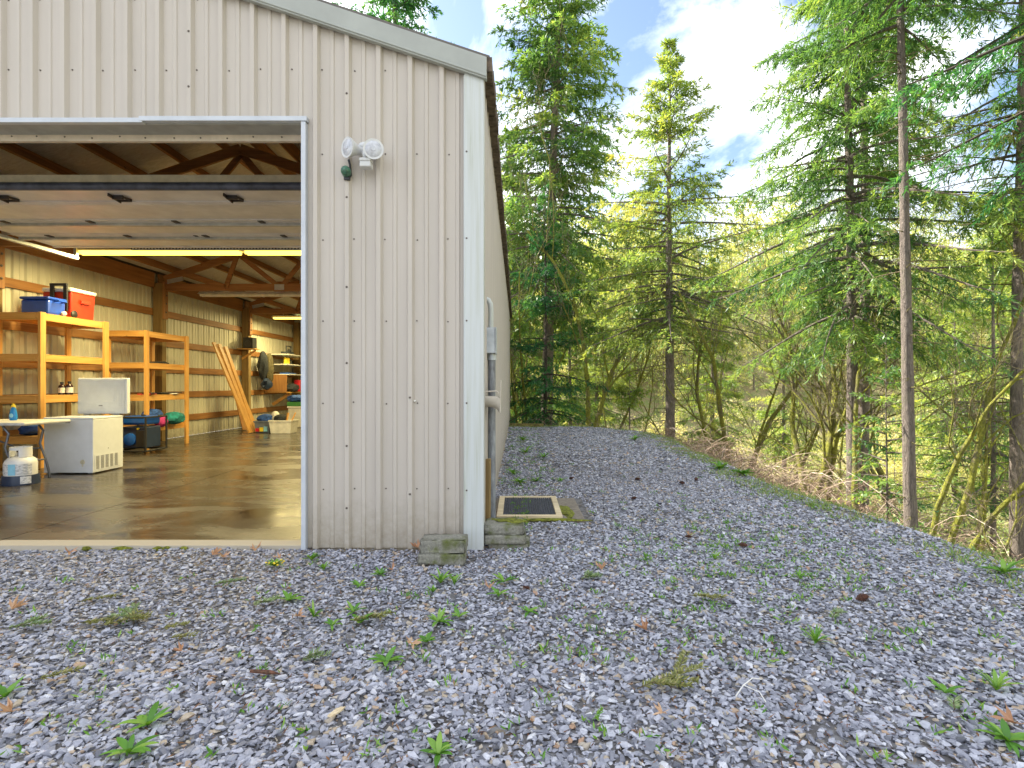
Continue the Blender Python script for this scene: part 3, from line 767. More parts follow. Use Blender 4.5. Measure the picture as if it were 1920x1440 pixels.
for (px, py) in ((15, 372), (228, 370), (440, 367)):
    x = (px - CX) * 5.62 / F; b = MB()
    b.box(x - 0.055, x + 0.055, 5.56, 5.575, DZ - 0.04, DZ - 0.002); b.bar((x - 0.05, 5.5, DZ - 0.015), (x - 0.05, 5.68, DZ - 0.03), 0.012, 0.03)
    b.bar((x + 0.05, 5.55, DZ - 0.02), (x + 0.06, 5.68, DZ - 0.012), 0.012, 0.02); b.box(x - 0.06, x + 0.06, 5.665, 5.685, DZ - 0.03, DZ - 0.01)
    b.build('step_plate', M['dark_metal'], odoor)
# perforated hangers behind the door, tracks
b = MB()
for (x0, x1) in ((P(250, 458, 7.75).x, XB),):
    b.box(x0, x1, 7.70, 7.735, DZ - 0.03, DZ + 0.02)
    k = x0
    while k < x1:
        b.box(k, k + 0.018, 7.696, 7.7005, DZ - 0.02, DZ + 0.008, 1); k += 0.045
b.build('perforated_angle', [M['rail'], M['dark_metal']], odoor)
b = MB(); b.bar(P(365, 440, 7.0), P(408, 458, 7.78), 0.04, 0.03); b.build('opener_rail', M['dark_metal'], odoor)
for x in (OX0 - 0.09, OX1 + 0.09):
    b = MB(); b.box(x - 0.03, x + 0.03, 4.6, 8.1, DZ - 0.075, DZ - 0.068); b.box(x - 0.03, x - 0.025, 4.6, 8.1, DZ - 0.068, DZ - 0.02); b.box(x + 0.025, x + 0.03, 4.6, 8.1, DZ - 0.068, DZ - 0.03)
    b.box(x - 0.02, x + 0.02, 8.06, 8.1, DZ - 0.02, 3.6)
    b.build('door_track', M['rail'], odoor)

# concrete floor with joints
b = MB(); JX = -3.86
for (x0, x1) in ((XL + 0.02, JX - 0.005), (JX + 0.005, XR - 0.045)):
    for (y0, y1) in ((FY - 0.012, 8.6), (8.61, 13.3), (13.31, BY - 0.01)):
        yy0 = y0
        if y0 < FY:
            # front edge runs only across the door opening
            for (a0, a1) in ((max(x0, OX0 - 0.03), min(x1, OX1 - 0.01)),):
                if a1 > a0: b.box(a0, a1, FY - 0.035, FY + 0.03, -0.1, 0.03)
            yy0 = FY + 0.031
        b.box(x0, x1, yy0, y1, -0.1, 0.03)
tag(b.build('concrete_floor', M['floor']), kind='structure')

# ------------------------------------------------------------------ lamps on and in the barn
fl = thing('flood_light', 'white twin head flood light with motion sensor on beige front wall', 'flood light', P(680, 283, 3.93))
c = P(681, 276, 3.955)
b = MB(); b.lathe([(0.045, -0.03), (0.05, 0), (0.045, 0.012), (0.02, 0.02)], (c.x, FY - 0.022, c.z), (0, -1, 0), 18); b.blob((c.x, FY - 0.06, c.z), (0.028, 0.03, 0.026), 0, 1, 12, 0.05)
b.build('mount', M['lamp_white'], fl, smooth=True)
for hx, hz, ax in ((P(653, 277, 3.85).x, P(653, 277, 3.85).z, Vector((-0.62, -0.76, -0.06))), (P(700, 279, 3.84).x, P(700, 279, 3.84).z, Vector((0.16, -0.95, -0.10)))):
    ax.normalize(); c2 = Vector((hx, 3.845, hz))
    b = MB(); b.lathe([(0.022, -0.125), (0.030, -0.12), (0.034, -0.075), (0.060, -0.02), (0.070, 0.0), (0.071, 0.008), (0.062, 0.006)], c2, ax, 26, 0)
    b.tube([c2 - ax * 0.11, Vector((c.x, FY - 0.06, c.z))], 0.017, 10)
    h = b.build('lamp_head', M['lamp_white'], fl, smooth=True)
    b = MB(); b.lathe([(0.0622, 0.001), (0.055, 0.0075), (0.03, 0.0125), (0.0, 0.0145)], c2, ax, 26); b.lathe([(0.02, 0.011), (0.016, 0.017), (0.0, 0.018)], c2, ax, 14)
    b.build('lens', M['lens'], h, smooth=True)
p = P(686, 303, 3.88)
b = MB(); b.box(p.x - 0.038, p.x + 0.04, p.y - 0.03, p.y + 0.045, p.z - 0.045, p.z - 0.005); b.box(p.x - 0.041, p.x + 0.043, p.y - 0.034, p.y + 0.03, p.z - 0.006, p.z + 0.018); b.tube([(p.x - 0.01, p.y + 0.01, p.z + 0.015), (c.x, FY - 0.06, c.z)], 0.015, 10)
b.build('motion_sensor', M['lamp_white'], fl, bevel=0.007)
gd = thing('bell_button', 'small green domed device on a black bracket under flood light', 'wall device', P(648, 322, 3.94))
p = P(648, 320, 3.93)
b = MB(); b.lathe([(0.035, -0.035), (0.035, 0), (0.03, 0.018), (0.018, 0.029), (0, 0.033)], (p.x, p.y, p.z), (0.1, -1, 0.1), 20); b.build('dome', M['green_dev'], gd, smooth=True)
b = MB(); b.tube([(p.x + 0.012, p.y + 0.03, p.z + 0.09), (p.x + 0.024, p.y + 0.025, p.z + 0.05), (p.x + 0.028, p.y + 0.035, p.z - 0.02), (p.x, FY - 0.03, p.z - 0.055)], 0.008, 8); b.box(p.x - 0.02, p.x + 0.02, p.y + 0.02, FY - 0.021, p.z - 0.055, p.z - 0.02); b.build('bracket', M['black'], gd)

def tube_light(x0, x1, y, z, on, label, group=None):
    t = thing('fluorescent_light', label, 'tube light', ((x0 + x1) / 2, y, z), 0, 'fluorescent strip lights under the barn roof')
    b = MB(); b.box(x0, x1, y - 0.035, y + 0.035, z + 0.035, z + 0.085)
    b.add([(x0, y - 0.10, z + 0.03), (x1, y - 0.10, z + 0.03), (x1, y - 0.04, z + 0.075), (x0, y - 0.04, z + 0.075)], [(0, 1, 2, 3)])
    b.add([(x0, y + 0.10, z + 0.03), (x1, y + 0.10, z + 0.03), (x1, y + 0.04, z + 0.075), (x0, y + 0.04, z + 0.075)], [(0, 1, 2, 3)])
    for x in (x0 + 0.3, x1 - 0.3): b.tube([(x, y, z + 0.08), (x, y, z + 0.45)], 0.004, 5)
    b.build('reflector', M['white_pl'], t)
    b = MB(); b.tube([(x0 + 0.03, y - 0.03, z + 0.012), (x1 - 0.03, y - 0.03, z + 0.012)], 0.028, 10); b.build('tube', M['tube_on'] if on else M['tube_off'], t, smooth=True)
    b = MB(); b.tube([(x0 + 0.03, y + 0.045, z + 0.012), (x1 - 0.03, y + 0.045, z + 0.012)], 0.028, 10); b.build('tube', M['tube_on'] if on else M['tube_off'], t, smooth=True)
    if on:
        ld = bpy.data.lights.new('tube_glow', 'AREA'); ld.shape = 'RECTANGLE'; ld.size = x1 - x0 - 0.1; ld.size_y = 0.12
        ld.energy = LAMP_W; ld.color = (1.0, 0.82, 0.36)
        lo = bpy.data.objects.new('tube_glow', ld); COL.objects.link(lo); lo.parent = t; lo.location = (0, 0, -0.02)
LAMP_W = 52.0
tube_light(-6.58, -4.13, 8.22, 3.16, True, 'lit strip light over the end of the raised door, the longer one seen whole')
tube_light(-4.09, -1.66, 8.22, 3.16, True, 'lit strip light cut off by the door jamb, end to end with the whole one')
tube_light(-6.80, -4.36, 11.75, 3.10, False, 'unlit white strip light hanging under the middle roof truss')
tube_light(-4.30, -1.90, 11.75, 3.10, True, 'lit strip light behind the door jamb in the middle of the barn')
tube_light(-6.95, -4.50, 15.6, 3.08, True, 'lit strip light farthest back in the barn near the corner shelves')

# ------------------------------------------------------------------ shelving and things in the barn
FZ = 0.03
def shelf_unit(y0, y1, xf, label, zs, ztops):
    xb = XL + 0.30
    t = thing('storage_shelf', label, 'shelf', ((xf + xb) / 2, (y0 + y1) / 2, FZ), 0, 'home built lumber shelves along the wall')
    for x in (xf - 0.04, xb + 0.0):
        for y in (y0 + 0.045, y1 - 0.045):
            b = MB(); b.box(x, x + 0.04, y - 0.045, y + 0.045, FZ, ztops); b.build('leg', M['shelf_z'], t, bevel=0.003)
    for z in zs:
        b = MB()
        b.box(xf - 0.082, xf - 0.042, y0 + 0.002, y1 - 0.002, z - 0.09, z, 0)
        b.box(xb + 0.042, xb + 0.08, y0 + 0.002, y1 - 0.002, z - 0.09, z, 0)
        b.box(xb + 0.082, xf - 0.084, y0 + 0.003, y0 + 0.041, z - 0.09, z, 1); b.box(xb + 0.082, xf - 0.084, y1 - 0.041, y1 - 0.003, z - 0.09, z, 1)
        b.box(xb + 0.042, xf - 0.042, y0 - 0.003, y1 + 0.003, z + 0.001, z + 0.014, 2)
        b.build('shelf_board', [M['shelf_y'], M['shelf_x'], M['shelf_y']], t, bevel=0.002)
    return t
SZ = [0.46, 1.03, 1.61, 2.19]
shelf_unit(7.62, 8.90, -6.62, 'front lumber shelf unit carrying the two coolers behind the freezer', SZ, 2.21)
shelf_unit(9.68, 10.95, -6.55, 'rear lumber shelf unit holding camping bags past the freezer', [0.44, 1.0, 1.575, 2.14], 2.16)
# end rails: front unit end frame reaches to the left edge of view
# coolers
rc = thing('red_cooler', 'tall red cooler with white lid and black handle on top shelf', 'cooler', (-6.95, 8.55, 2.205))
b = MB(); b.add([(x, y, z) for z, k in ((2.206, 0.92), (2.60, 1.0)) for (x, y) in ((-6.95 - .22 * k, 8.52 - .24 * k), (-6.95 + .22 * k, 8.52 - .24 * k), (-6.95 + .22 * k, 8.52 + .24 * k), (-6.95 - .22 * k, 8.52 + .24 * k))],
      [(3, 2, 1, 0), (4, 5, 6, 7), (0, 1, 5, 4), (1, 2, 6, 5), (2, 3, 7, 6), (3, 0, 4, 7)]); b.build('body', M['red_cool'], rc, bevel=0.02)
b = MB(); b.box(-7.17, -6.72, 8.27, 8.77, 2.603, 2.66); b.build('lid', M['white_pl'], rc, bevel=0.015)
b = MB(); b.box(-6.726, -6.70, 8.44, 8.62, 2.44, 2.50); b.build('side_handle', M['red_cool'], rc, bevel=0.006)
b = MB(); b.box(-7.02, -6.96, 8.235, 8.262, 2.3, 2.70); b.box(-6.82, -6.76, 8.235, 8.262, 2.3, 2.70); b.box(-7.02, -6.76, 8.23, 8.266, 2.68, 2.72); b.build('pull_handle', M['black'], rc, bevel=0.006)
b = MB(); b.lathe([(0.055, -0.02), (0.06, 0), (0.03, 0.02)], (-6.715, 8.33, 2.262), (1, 0, 0), 16); b.build('wheel', M['black'], rc, smooth=True)
bc = thing('blue_cooler', 'low blue drink cooler with white spigot on top shelf', 'cooler', (-6.93, 8.0, 2.205))
b = MB(); b.box(-7.12, -6.72, 7.86, 8.17, 2.206, 2.42); b.build('body', M['blue_cool'], bc, bevel=0.03)
b = MB(); b.box(-7.13, -6.71, 7.85, 8.18, 2.423, 2.462); b.build('lid', M['blue_cool'], bc, bevel=0.014)
b = MB(); b.tube([(-6.71, 7.95, 2.40), (-6.65, 7.95, 2.41), (-6.645, 8.08, 2.41), (-6.71, 8.08, 2.40)], 0.013, 8); b.build('handle', M['blue_cool'], bc, smooth=True)
b = MB(); b.lathe([(0.022, 0), (0.022, 0.04), (0.03, 0.042), (0.03, 0.06), (0, 0.065)], (-6.72, 8.1, 2.25), (1, -0.3, -0.1), 12); b.build('spigot', M['white_pl'], bc, smooth=True)

# chest freezer
fz = thing('chest_freezer', 'white chest freezer standing open on the wet barn floor', 'freezer', (-5.85, 7.42, FZ))
X0, X1, Y0, Y1 = -6.17, -5.53, 7.15, 7.70
b = MB(); b.box(X0, X1, Y0, Y1, FZ + 0.015, FZ + 0.71); b.box(X0 + .04, X0 + .1, Y0 + .04, Y0 + .1, FZ, FZ + .014); b.box(X1 - .1, X1 - .04, Y0 + .04, Y0 + .1, FZ, FZ + .014); b.box(X1 - .1, X1 - .04, Y1 - .1, Y1 - .04, FZ, FZ + .014)
b.build('body', M['white_enamel'], fz, bevel=0.012)
b = MB(); b.box(X0 - 0.004, X1 + 0.004, Y0 - 0.004, Y1 + 0.002, FZ + 0.711, FZ + 0.738); b.build('rim', M['white_enamel'], fz, bevel=0.006)
lid = MB(); lid.box(X0 - 0.005, X1 + 0.055, Y1 + 0.0, Y1 + 0.07, 0.785, 1.29); lid = lid.build('lid', M['white_enamel'], fz, bevel=0.016)
b = MB()
for q in range(5):
    a0 = 0.03 + q * 0.034
    b.box(X0 + a0, X1 + 0.05 - a0, Y1 - 0.006 - q * 0.002, Y1 - 0.004 - q * 0.002 + 0.004, 0.785 + a0 * 1.05, 1.29 - a0 * 0.8)
b.build('lid_liner', M['white_enamel'], lid, bevel=0.0015)
b = MB(); b.box(-5.86, -5.81, Y1 - 0.019, Y1 - 0.0165, 0.895, 0.91); b.build('badge', M['grey_label'], lid)
for x in (X0 + 0.12, X1 - 0.10):
    b = MB(); b.box(x - 0.035, x + 0.035, Y1 - 0.0, Y1 + 0.045, 0.765, 0.79); b.build('hinge', M['rail'], fz)
b = MB(); b.box(-5.886, -5.826, Y0 - 0.0035, Y0 - 0.0008, 0.695, 0.709); b.build('badge', M['grey_label'], fz)
b = MB(); b.lathe([(0.032, 0), (0.03, 0.003), (0.02, 0.004), (0.019, 0.014), (0, 0.015)], (-5.665, Y0 - 0.0005, 0.185), (0, -1, 0), 20); b.lathe([(0.012, 0), (0.009, 0.003), (0, 0.004)], (-5.665, Y0 - 0.0005, 0.138), (0, -1, 0), 12); b.build('control_knob', M['cream'], fz, smooth=True)
b = MB(); b.box(X1 + 0.0008, X1 + 0.004, Y0 + 0.03, Y1 - 0.06, 0.075, 0.275, 0)
for g in range(5):
    ya = Y0 + 0.05 + g * 0.083
    for k in range(15):
        b.box(X1 + 0.0042, X1 + 0.0062, ya, ya + 0.055, 0.09 + k * 0.0115, 0.0955 + k * 0.0115, 1)
b.build('vent_grille', [M['white_enamel'], M['vent_dark']], fz)
b = MB(); b.lathe([(0.008, 0), (0.006, 0.004), (0, 0.005)], (X1, Y0 + 0.27, 0.34), (1, 0, 0), 10); b.build('drain_plug', M['vent_dark'], fz)

# folding table
tb = thing('folding_table', 'pale plastic folding table with dark bent tube legs', 'table', (-6.6, 6.68, FZ))
b = MB(); b.box(-7.40, -5.72, 6.36, 7.04, 0.715, 0.755); b.build('table_top', M['table'], tb, bevel=0.018)
for y in (6.45, 6.92):
    b = MB(); b.tube([(-6.05, y, 0.712), (-5.98, y, 0.62), (-6.02, y, 0.45), (-5.96, y, 0.30), (-5.91, y, 0.12), (-5.90, y, FZ)], 0.014, 10); b.build('leg', M['tube_grey'], tb, smooth=True)
    b = MB(); b.tube([(-7.2, y, 0.712), (-7.22, y, 0.45), (-7.3, y, FZ)], 0.014, 10); b.build('leg', M['tube_grey'], tb, smooth=True)
b = MB(); b.tube([(-6.02, 6.45, 0.40), (-6.02, 6.92, 0.40)], 0.011, 8); b.tube([(-6.03, 6.68, 0.40), (-6.4, 6.68, 0.55), (-6.55, 6.68, 0.71)], 0.010, 8); b.tube([(-5.95, 6.45, 0.26), (-5.95, 6.92, 0.26)], 0.011, 8); b.build('brace', M['tube_grey'], tb, smooth=True)
sb = thing('soap_bottle', 'blue dish soap bottle with yellow cap standing on folding table', 'bottle', (*P(25, 790, 6.78).xy, 0.755))
q = sb.location
b = MB(); b.lathe([(0.040, 0.001), (0.047, 0.015), (0.048, 0.06), (0.040, 0.10), (0.036, 0.125), (0.026, 0.15), (0.016, 0.162)], q, (0, 0, 1), 18, 0, 0.6); b.build('body', M['soap'], sb, smooth=True)
b = MB(); b.lathe([(0.023, 0.163), (0.022, 0.185), (0.012, 0.188), (0.010, 0.205), (0, 0.207)], q, (0, 0, 1), 14); b.build('cap', M['yellow'], sb, smooth=True)
b = MB(); b.lathe([(0.026, 0), (0.024, 0.002), (0, 0.003)], (q.x, q.y - 0.0288, q.z + 0.06), (0, -1, 0), 18); b.build('label', M['pale_blue'], sb)
pn = thing('roasting_pan', 'dark flat pan lying on folding table at the picture edge', 'pan', (-6.62, 6.72, 0.755))
b = MB(); b.lathe([(0.13, 0.001), (0.17, 0.03), (0.18, 0.032), (0.172, 0.036), (0.12, 0.012)], pn.location, (0, 0, 1), 24); b.build('pan_body', M['tube_grey'], pn, smooth=True)
# propane tank
pt = G(17, 911.5, FZ)
tk = thing('propane_tank', 'white propane tank with blue banded label in a dark stand', 'gas tank', (pt.x, pt.y + 0.15, FZ))
q = tk.location
b = MB(); b.lathe([(0.150, 0.06), (0.153, 0.08), (0.153, 0.245), (0.145, 0.28), (0.115, 0.31), (0.05, 0.325), (0, 0.327)], q, (0, 0, 1), 30); b.build('body', M['tank_white'], tk, smooth=True)
b = MB(); b.lathe([(0.176, 0.001), (0.178, 0.03), (0.170, 0.11), (0.155, 0.112), (0.155, 0.05)], q, (0, 0, 1), 30); b.build('stand', M['navy'], tk, smooth=True)
def arc_panel(b, c, r, a0, a1, z0, z1, t=0.003, n=10, mi=0):
    vs = []; 
    for rr_ in (r, r + t):
        for z in (z0, z1):
            for k in range(n + 1):
                a = R(a0 + (a1 - a0) * k / n); vs.append((c[0] + rr_ * math.cos(a), c[1] + rr_ * math.sin(a), c[2] + z))
    m = n + 1; fs = []
    for k in range(n):
        fs += [(2 * m + k, 2 * m + k + 1, 3 * m + k + 1, 3 * m + k), (k, m + k, m + k + 1, k + 1), (m + k, 3 * m + k, 3 * m + k + 1, m + k + 1), (k, k + 1, 2 * m + k + 1, 2 * m + k)]
    fs += [(0, 2 * m, 3 * m, m), (n, m + n, 3 * m + n, 2 * m + n)]
    b.add(vs, fs, mi)
b = MB(); arc_panel(b, q, 0.1535, -170, -10, 0.125, 0.245); lb = b.build('label', M['label'], tk)
b = MB(); arc_panel(b, q, 0.157, -92, -66, 0.122, 0.248); b.build('label_band', M['pale_blue'], lb)
b = MB(); arc_panel(b, q, 0.178, -50, -18, 0.02, 0.105, 0.003); b.build('tag', M['label'], tk)
b = MB(); arc_panel(b, q, 0.10, -60, 60, 0.318, 0.435, 0.004, 14); arc_panel(b, q, 0.10, 120, 240, 0.318, 0.435, 0.004, 14); arc_panel(b, q, 0.10, 62, 118, 0.40, 0.435, 0.004, 10); arc_panel(b, q, 0.10, 242, 298, 0.40, 0.435, 0.004, 10); b.build('collar', M['tank_white'], tk)
b = MB(); b.lathe([(0.03, 0.325), (0.028, 0.37), (0.04, 0.375), (0.04, 0.40), (0, 0.405)], q, (0, 0, 1), 14); b.build('valve', M['dark_metal'], tk, smooth=True)

# generator
gp = Vector((-6.42, 9.38, FZ))
gn = thing('generator', 'blue and black portable generator beside the freezer', 'generator', gp)
b = MB()
for y in (-0.27, 0.27):
    for x in (-0.25, 0.25): b.tube([(gp.x + x, gp.y + y, FZ + 0.05), (gp.x + x, gp.y + y, FZ + 0.62)], 0.016, 8)
    b.tube([(gp.x - 0.25, gp.y + y, FZ + 0.62), (gp.x + 0.25, gp.y + y, FZ + 0.62)], 0.016, 8); b.tube([(gp.x - 0.25, gp.y + y, FZ + 0.06), (gp.x + 0.25, gp.y + y, FZ + 0.06)], 0.016, 8)
for x in (-0.25, 0.25):
    b.tube([(gp.x + x, gp.y - 0.27, FZ + 0.62), (gp.x + x, gp.y + 0.27, FZ + 0.62)], 0.016, 8); b.tube([(gp.x + x, gp.y - 0.27, FZ + 0.06), (gp.x + x, gp.y + 0.27, FZ + 0.06)], 0.016, 8)
b.build('frame', M['black'], gn, smooth=True)
b = MB(); b.box(gp.x - 0.2, gp.x + 0.2, gp.y - 0.2, gp.y + 0.2, FZ + 0.49, FZ + 0.64); tkk = b.build('fuel_tank', M['gen_blue'], gn, bevel=0.04)
b = MB(); b.lathe([(0.035, 0), (0.035, 0.02), (0, 0.022)], (gp.x + 0.1, gp.y - 0.1, FZ + 0.64), (0, 0, 1), 14); b.build('fuel_cap', M['black'], tkk, smooth=True)
b = MB(); b.box(gp.x - 0.2, gp.x + 0.2, gp.y - 0.2, gp.y + 0.2, FZ + 0.10, FZ + 0.46); b.build('engine', M['navy'], gn, bevel=0.02)
b = MB(); b.lathe([(0.105, 0), (0.10, 0.03), (0.06, 0.045), (0.02, 0.05), (0, 0.05)], (gp.x - 0.05, gp.y - 0.2, FZ + 0.25), (0, -1, 0), 22); b.build('starter_cover', M['gen_blue'], gn, smooth=True)
b = MB(); b.lathe([(0.018, 0), (0.016, 0.02), (0, 0.022)], (gp.x + 0.08, gp.y - 0.2, FZ + 0.43), (0, -1, 0), 12); b.build('choke_knob', M['yellow'], gn)
b = MB(); b.box(gp.x + 0.06, gp.x + 0.2, gp.y - 0.235, gp.y - 0.205, FZ + 0.12, FZ + 0.40); b.build('control_panel', M['black'], gn, bevel=0.01)

def bag(name, label, cat, c, r, m, seed, group=None):
    b = MB(); b.blob(c, r, 0, seed, 18, 0.16); o = b.build(name, m, smooth=True); tag(o, label, cat, group); return o
bag('stuff_sack', 'blue stuff sack on bottom of rear shelf', 'bag', (-6.62, 9.95, 0.66), (0.16, 0.17, 0.10), M['fab_blue'], 4)
bag('stuff_sack', 'magenta pouch hanging over the front of rear shelf', 'bag', (-6.50, 10.02, 0.52), (0.08, 0.15, 0.10), M['fab_pink'], 6)
bag('stuff_sack', 'teal rolled sleeping bag on bottom of rear shelf', 'bag', (-6.52, 10.42, 0.565), (0.15, 0.24, 0.12), M['fab_teal'], 8)
bag('duffel_bag', 'long blue duffel on bottom of front shelf behind table', 'bag', (-6.92, 8.05, 0.575), (0.24, 0.42, 0.115), M['fab_blue'], 11)
bag('duffel_bag', 'dark blue bag behind freezer on the front shelf', 'bag', (-6.90, 8.66, 0.57), (0.22, 0.17, 0.12), M['navy'], 13)
def bottle(x, y, z, h, r, m, label):
    t = thing('brown_bottle', label, 'bottle', (x, y, z), 0, 'dark bottles on the middle shelf')
    b = MB(); b.lathe([(r, 0.001), (r, h * 0.65), (r * 0.85, h * 0.72), (r * 0.4, h * 0.82), (r * 0.4, h * 0.86)], t.location, (0, 0, 1), 14); b.build('body', m, t, smooth=True)
    b = MB(); b.lathe([(r * 0.5, h * 0.861), (r * 0.5, h), (0, h)], t.location, (0, 0, 1), 12); b.build('cap', M['black'], t)
    b = MB(); arc_panel(b, t.location, r + 0.001, -110, 20, h * 0.15, h * 0.55, 0.002); b.build('label', M['paper'], t)
bottle(-6.70, 8.21, 1.046, 0.20, 0.045, M['brown_glass'], 'dark brown bottle nearer the freezer lid on middle shelf')
bottle(-6.78, 8.17, 1.046, 0.19, 0.045, M['brown_glass'], 'dark brown bottle farther from the freezer lid on middle shelf')
for i, (x, y, w, l, a, m, lab) in enumerate(((-6.68, 9.9, 0.2, 0.28, 0.2, 'red', 'red edged folder on the rear shelf behind freezer lid'), (-6.72, 10.25, 0.22, 0.32, -0.3, 'black', 'black binder lying on the middle of rear shelf'), (-6.70, 10.6, 0.24, 0.3, 0.5, 'paper', 'pale papers stacked at far end of rear shelf'))):
    b = MB(); mx = Matrix.Translation((x, y, 1.018)) @ Matrix.Rotation(a, 4, 'Z')
    b.box(-w / 2, w / 2, -l / 2, l / 2, 0, 0.018, 0, mx); mx2 = Matrix.Translation((x + 0.02, y + 0.02, 1.037)) @ Matrix.Rotation(a + 0.4, 4, 'Z'); b.box(-w / 2, w / 2, -l / 2, l / 2, 0, 0.015, 1, mx2)
    tag(b.build('folder', [M[m], M['black']], bevel=0.002), lab, 'folder')
b = MB(); b.tube([(-6.75, 10.0, 1.60), (-6.7, 10.3, 1.615), (-6.75, 10.6, 1.602)], 0.02, 6); b.tube([(-6.8, 10.1, 1.61), (-6.72, 10.45, 1.63), (-6.8, 10.7, 1.605)], 0.014, 6)
tag(b.build('rope', M['fab_dark'], smooth=True), 'dark coiled rope on second shelf of the rear unit', 'rope')
# outlet
ob = thing('outlet_box', 'metal electrical outlet box on the left wall near first post', 'outlet', (XL + 0.03, 7.95, 1.3))
p = P(16, 699, 7.9)
b = MB(); b.box(XL + 0.004, XL + 0.06, 7.86, 7.97, 1.31, 1.42); b.build('box', M['grey_box'], ob, bevel=0.004)
b = MB(); b.box(XL + 0.061, XL + 0.064, 7.875, 7.91, 1.33, 1.40); b.box(XL + 0.061, XL + 0.064, 7.92, 7.955, 1.33, 1.40); b.build('socket', M['cream'], ob)
# leaning boards
LB = [(13.15, 0.0, 2.28), (13.30, 0.05, 2.25), (13.48, 0.1, 2.2), (13.62, 0.16, 1.70)]
labs = ['nearest of the long boards leaning on the left wall', 'second long board from the front leaning on the left wall', 'third long board leaning on the wall, just before the shorter yellow one', 'shorter yellow board leaning behind three long boards']
for (y, dx, L), lab in zip(LB, labs):
    foot = Vector((-6.42 - dx * 0.3, y + 0.05, FZ)); top = Vector((-7.22 + dx, y - 0.10, FZ + L * 0.955))
    b = MB(); b.bar(foot + Vector((0, 0, 0.01)), top, 0.14 if dx < 0.12 else 0.09, 0.034, 0, up=Vector((1, 0, 0.3)))
    tag(b.build('lumber_board', M['shelf_z'], bevel=0.002), lab, 'board', 'lumber leaning on the wall')
b = MB(); b.bar((-6.95, 14.1, FZ + 0.005), (-7.28, 14.2, 1.2), 0.42, 0.018, 0, up=Vector((1, 0, 0.2)))
tag(b.build('plywood_panel', M['beam_z']), 'short brown plywood panel leaning against wall behind the boards', 'board')
# speaker on bracket shelf at third post
sp = thing('wall_speaker', 'black box speaker on a little shelf by the far post', 'speaker', (-7.22, 14.85, 2.16))
b = MB(); b.box(-7.36, -7.10, 14.72, 14.96, 2.175, 2.47); b.build('cabinet', M['black'], sp, bevel=0.006)
b = MB(); b.lathe([(0.09, 0), (0.085, 0.006), (0.02, 0.002), (0, 0.002)], (-7.23, 14.719, 2.30), (0, -1, 0), 18); b.build('cone', M['dark_metal'], sp)
ws = thing('bracket_shelf', 'small wooden bracket shelf under the black speaker', 'shelf', (-7.2, 14.85, 2.1))
b = MB(); b.box(-7.50, -7.02, 14.66, 14.97, 2.15, 2.173); b.build('board', M['shelf_y'], ws); b = MB(); b.bar((-7.48, 14.9, 1.9), (-7.1, 14.9, 2.14), 0.03, 0.05); b.build('brace', M['shelf_x'], ws)
# totes
def tote(x0, x1, y0, y1, h, m, label):
    t = thing('storage_tote', label, 'tote', ((x0 + x1) / 2, (y0 + y1) / 2, FZ))
    k = 0.035; b = MB(); w = 0.006
    def ring(z, s): return [(x0 + s, y0 + s, z), (x1 - s, y0 + s, z), (x1 - s, y1 - s, z), (x0 + s, y1 - s, z)]
    vs = ring(FZ + 0.001, k) + ring(FZ + h, 0) + ring(FZ + h, w) + ring(FZ + 0.012, k + w)
    fs = [(3, 2, 1, 0), (12, 13, 14, 15)]
    for a in range(4):
        c = (a + 1) % 4; fs += [(a, c, 4 + c, 4 + a), (4 + a, 4 + c, 8 + c, 8 + a), (8 + a, 8 + c, 12 + c, 12 + a)]
    b.add(vs, fs); b.build('bin', m, t)
    b = MB(); z = FZ + h
    b.box(x0 - 0.012, x1 + 0.012, y0 - 0.012, y0 + 0.004, z - 0.03, z + 0.004); b.box(x0 - 0.012, x1 + 0.012, y1 - 0.004, y1 + 0.012, z - 0.03, z + 0.004); b.box(x0 - 0.012, x0 + 0.003, y0 + 0.005, y1 - 0.005, z - 0.03, z + 0.004); b.box(x1 - 0.003, x1 + 0.012, y0 + 0.005, y1 - 0.005, z - 0.03, z + 0.004)
    b.build('rim', m, t, bevel=0.003); return t
tote(-6.36, -5.98, 13.25, 13.65, 0.29, M['clear_tote'], 'cloudy grey tote with bright packets beside leaning boards')
b = MB(); 
for k, (mi, x) in enumerate(((0, -6.27), (1, -6.17), (2, -6.07))): b.box(x - 0.045, x + 0.045, 13.225, 13.2365, 0.07, 0.15 + 0.02 * k, mi)
tag(b.build('packet', [M['red'], M['yellow'], M['pale_blue']]), 'red yellow and blue packets at the side of the grey tote', 'packet')
tote(-5.96, -5.42, 13.15, 13.60, 0.31, M['white_pl'], 'white tote heaped with wood offcuts and rags')
bag('rag', 'dark blue coat heaped on the grey tote', 'coat', (-6.16, 13.45, 0.37), (0.19, 0.2, 0.115), M['fab_blue'], 21)
bag('rag', 'crumpled pale cloth between the two totes', 'cloth', (-5.95, 13.5, 0.42), (0.10, 0.12, 0.13), M['paper'], 22)
bag('rag', 'dark brown cloth heaped in the white tote', 'cloth', (-5.78, 13.4, 0.36), (0.15, 0.16, 0.12), M['fab_dark'], 23)
for k, (x, a) in enumerate(((-5.62, 0.3), (-5.52, 0.45))):
    b = MB(); b.bar((x, 13.3, 0.2), (x + 0.08 * k + 0.05, 13.34, 0.52), 0.09, 0.03); tag(b.build('wood_offcut', M['shelf_z']), ('nearer', 'farther')[k] + ' yellow wood offcut standing in the white tote', 'board')
wc = thing('white_chest', 'low white chest under the blue tarp by the door jamb', 'chest', (-5.75, 15.2, FZ))
b = MB(); b.box(-6.25, -5.35, 14.95, 15.45, FZ + 0.001, 0.56); b.build('body', M['white_pl'], wc, bevel=0.02); b = MB(); b.box(-6.27, -5.33, 14.93, 15.47, 0.563, 0.61); b.build('lid', M['white_pl'], wc, bevel=0.01)
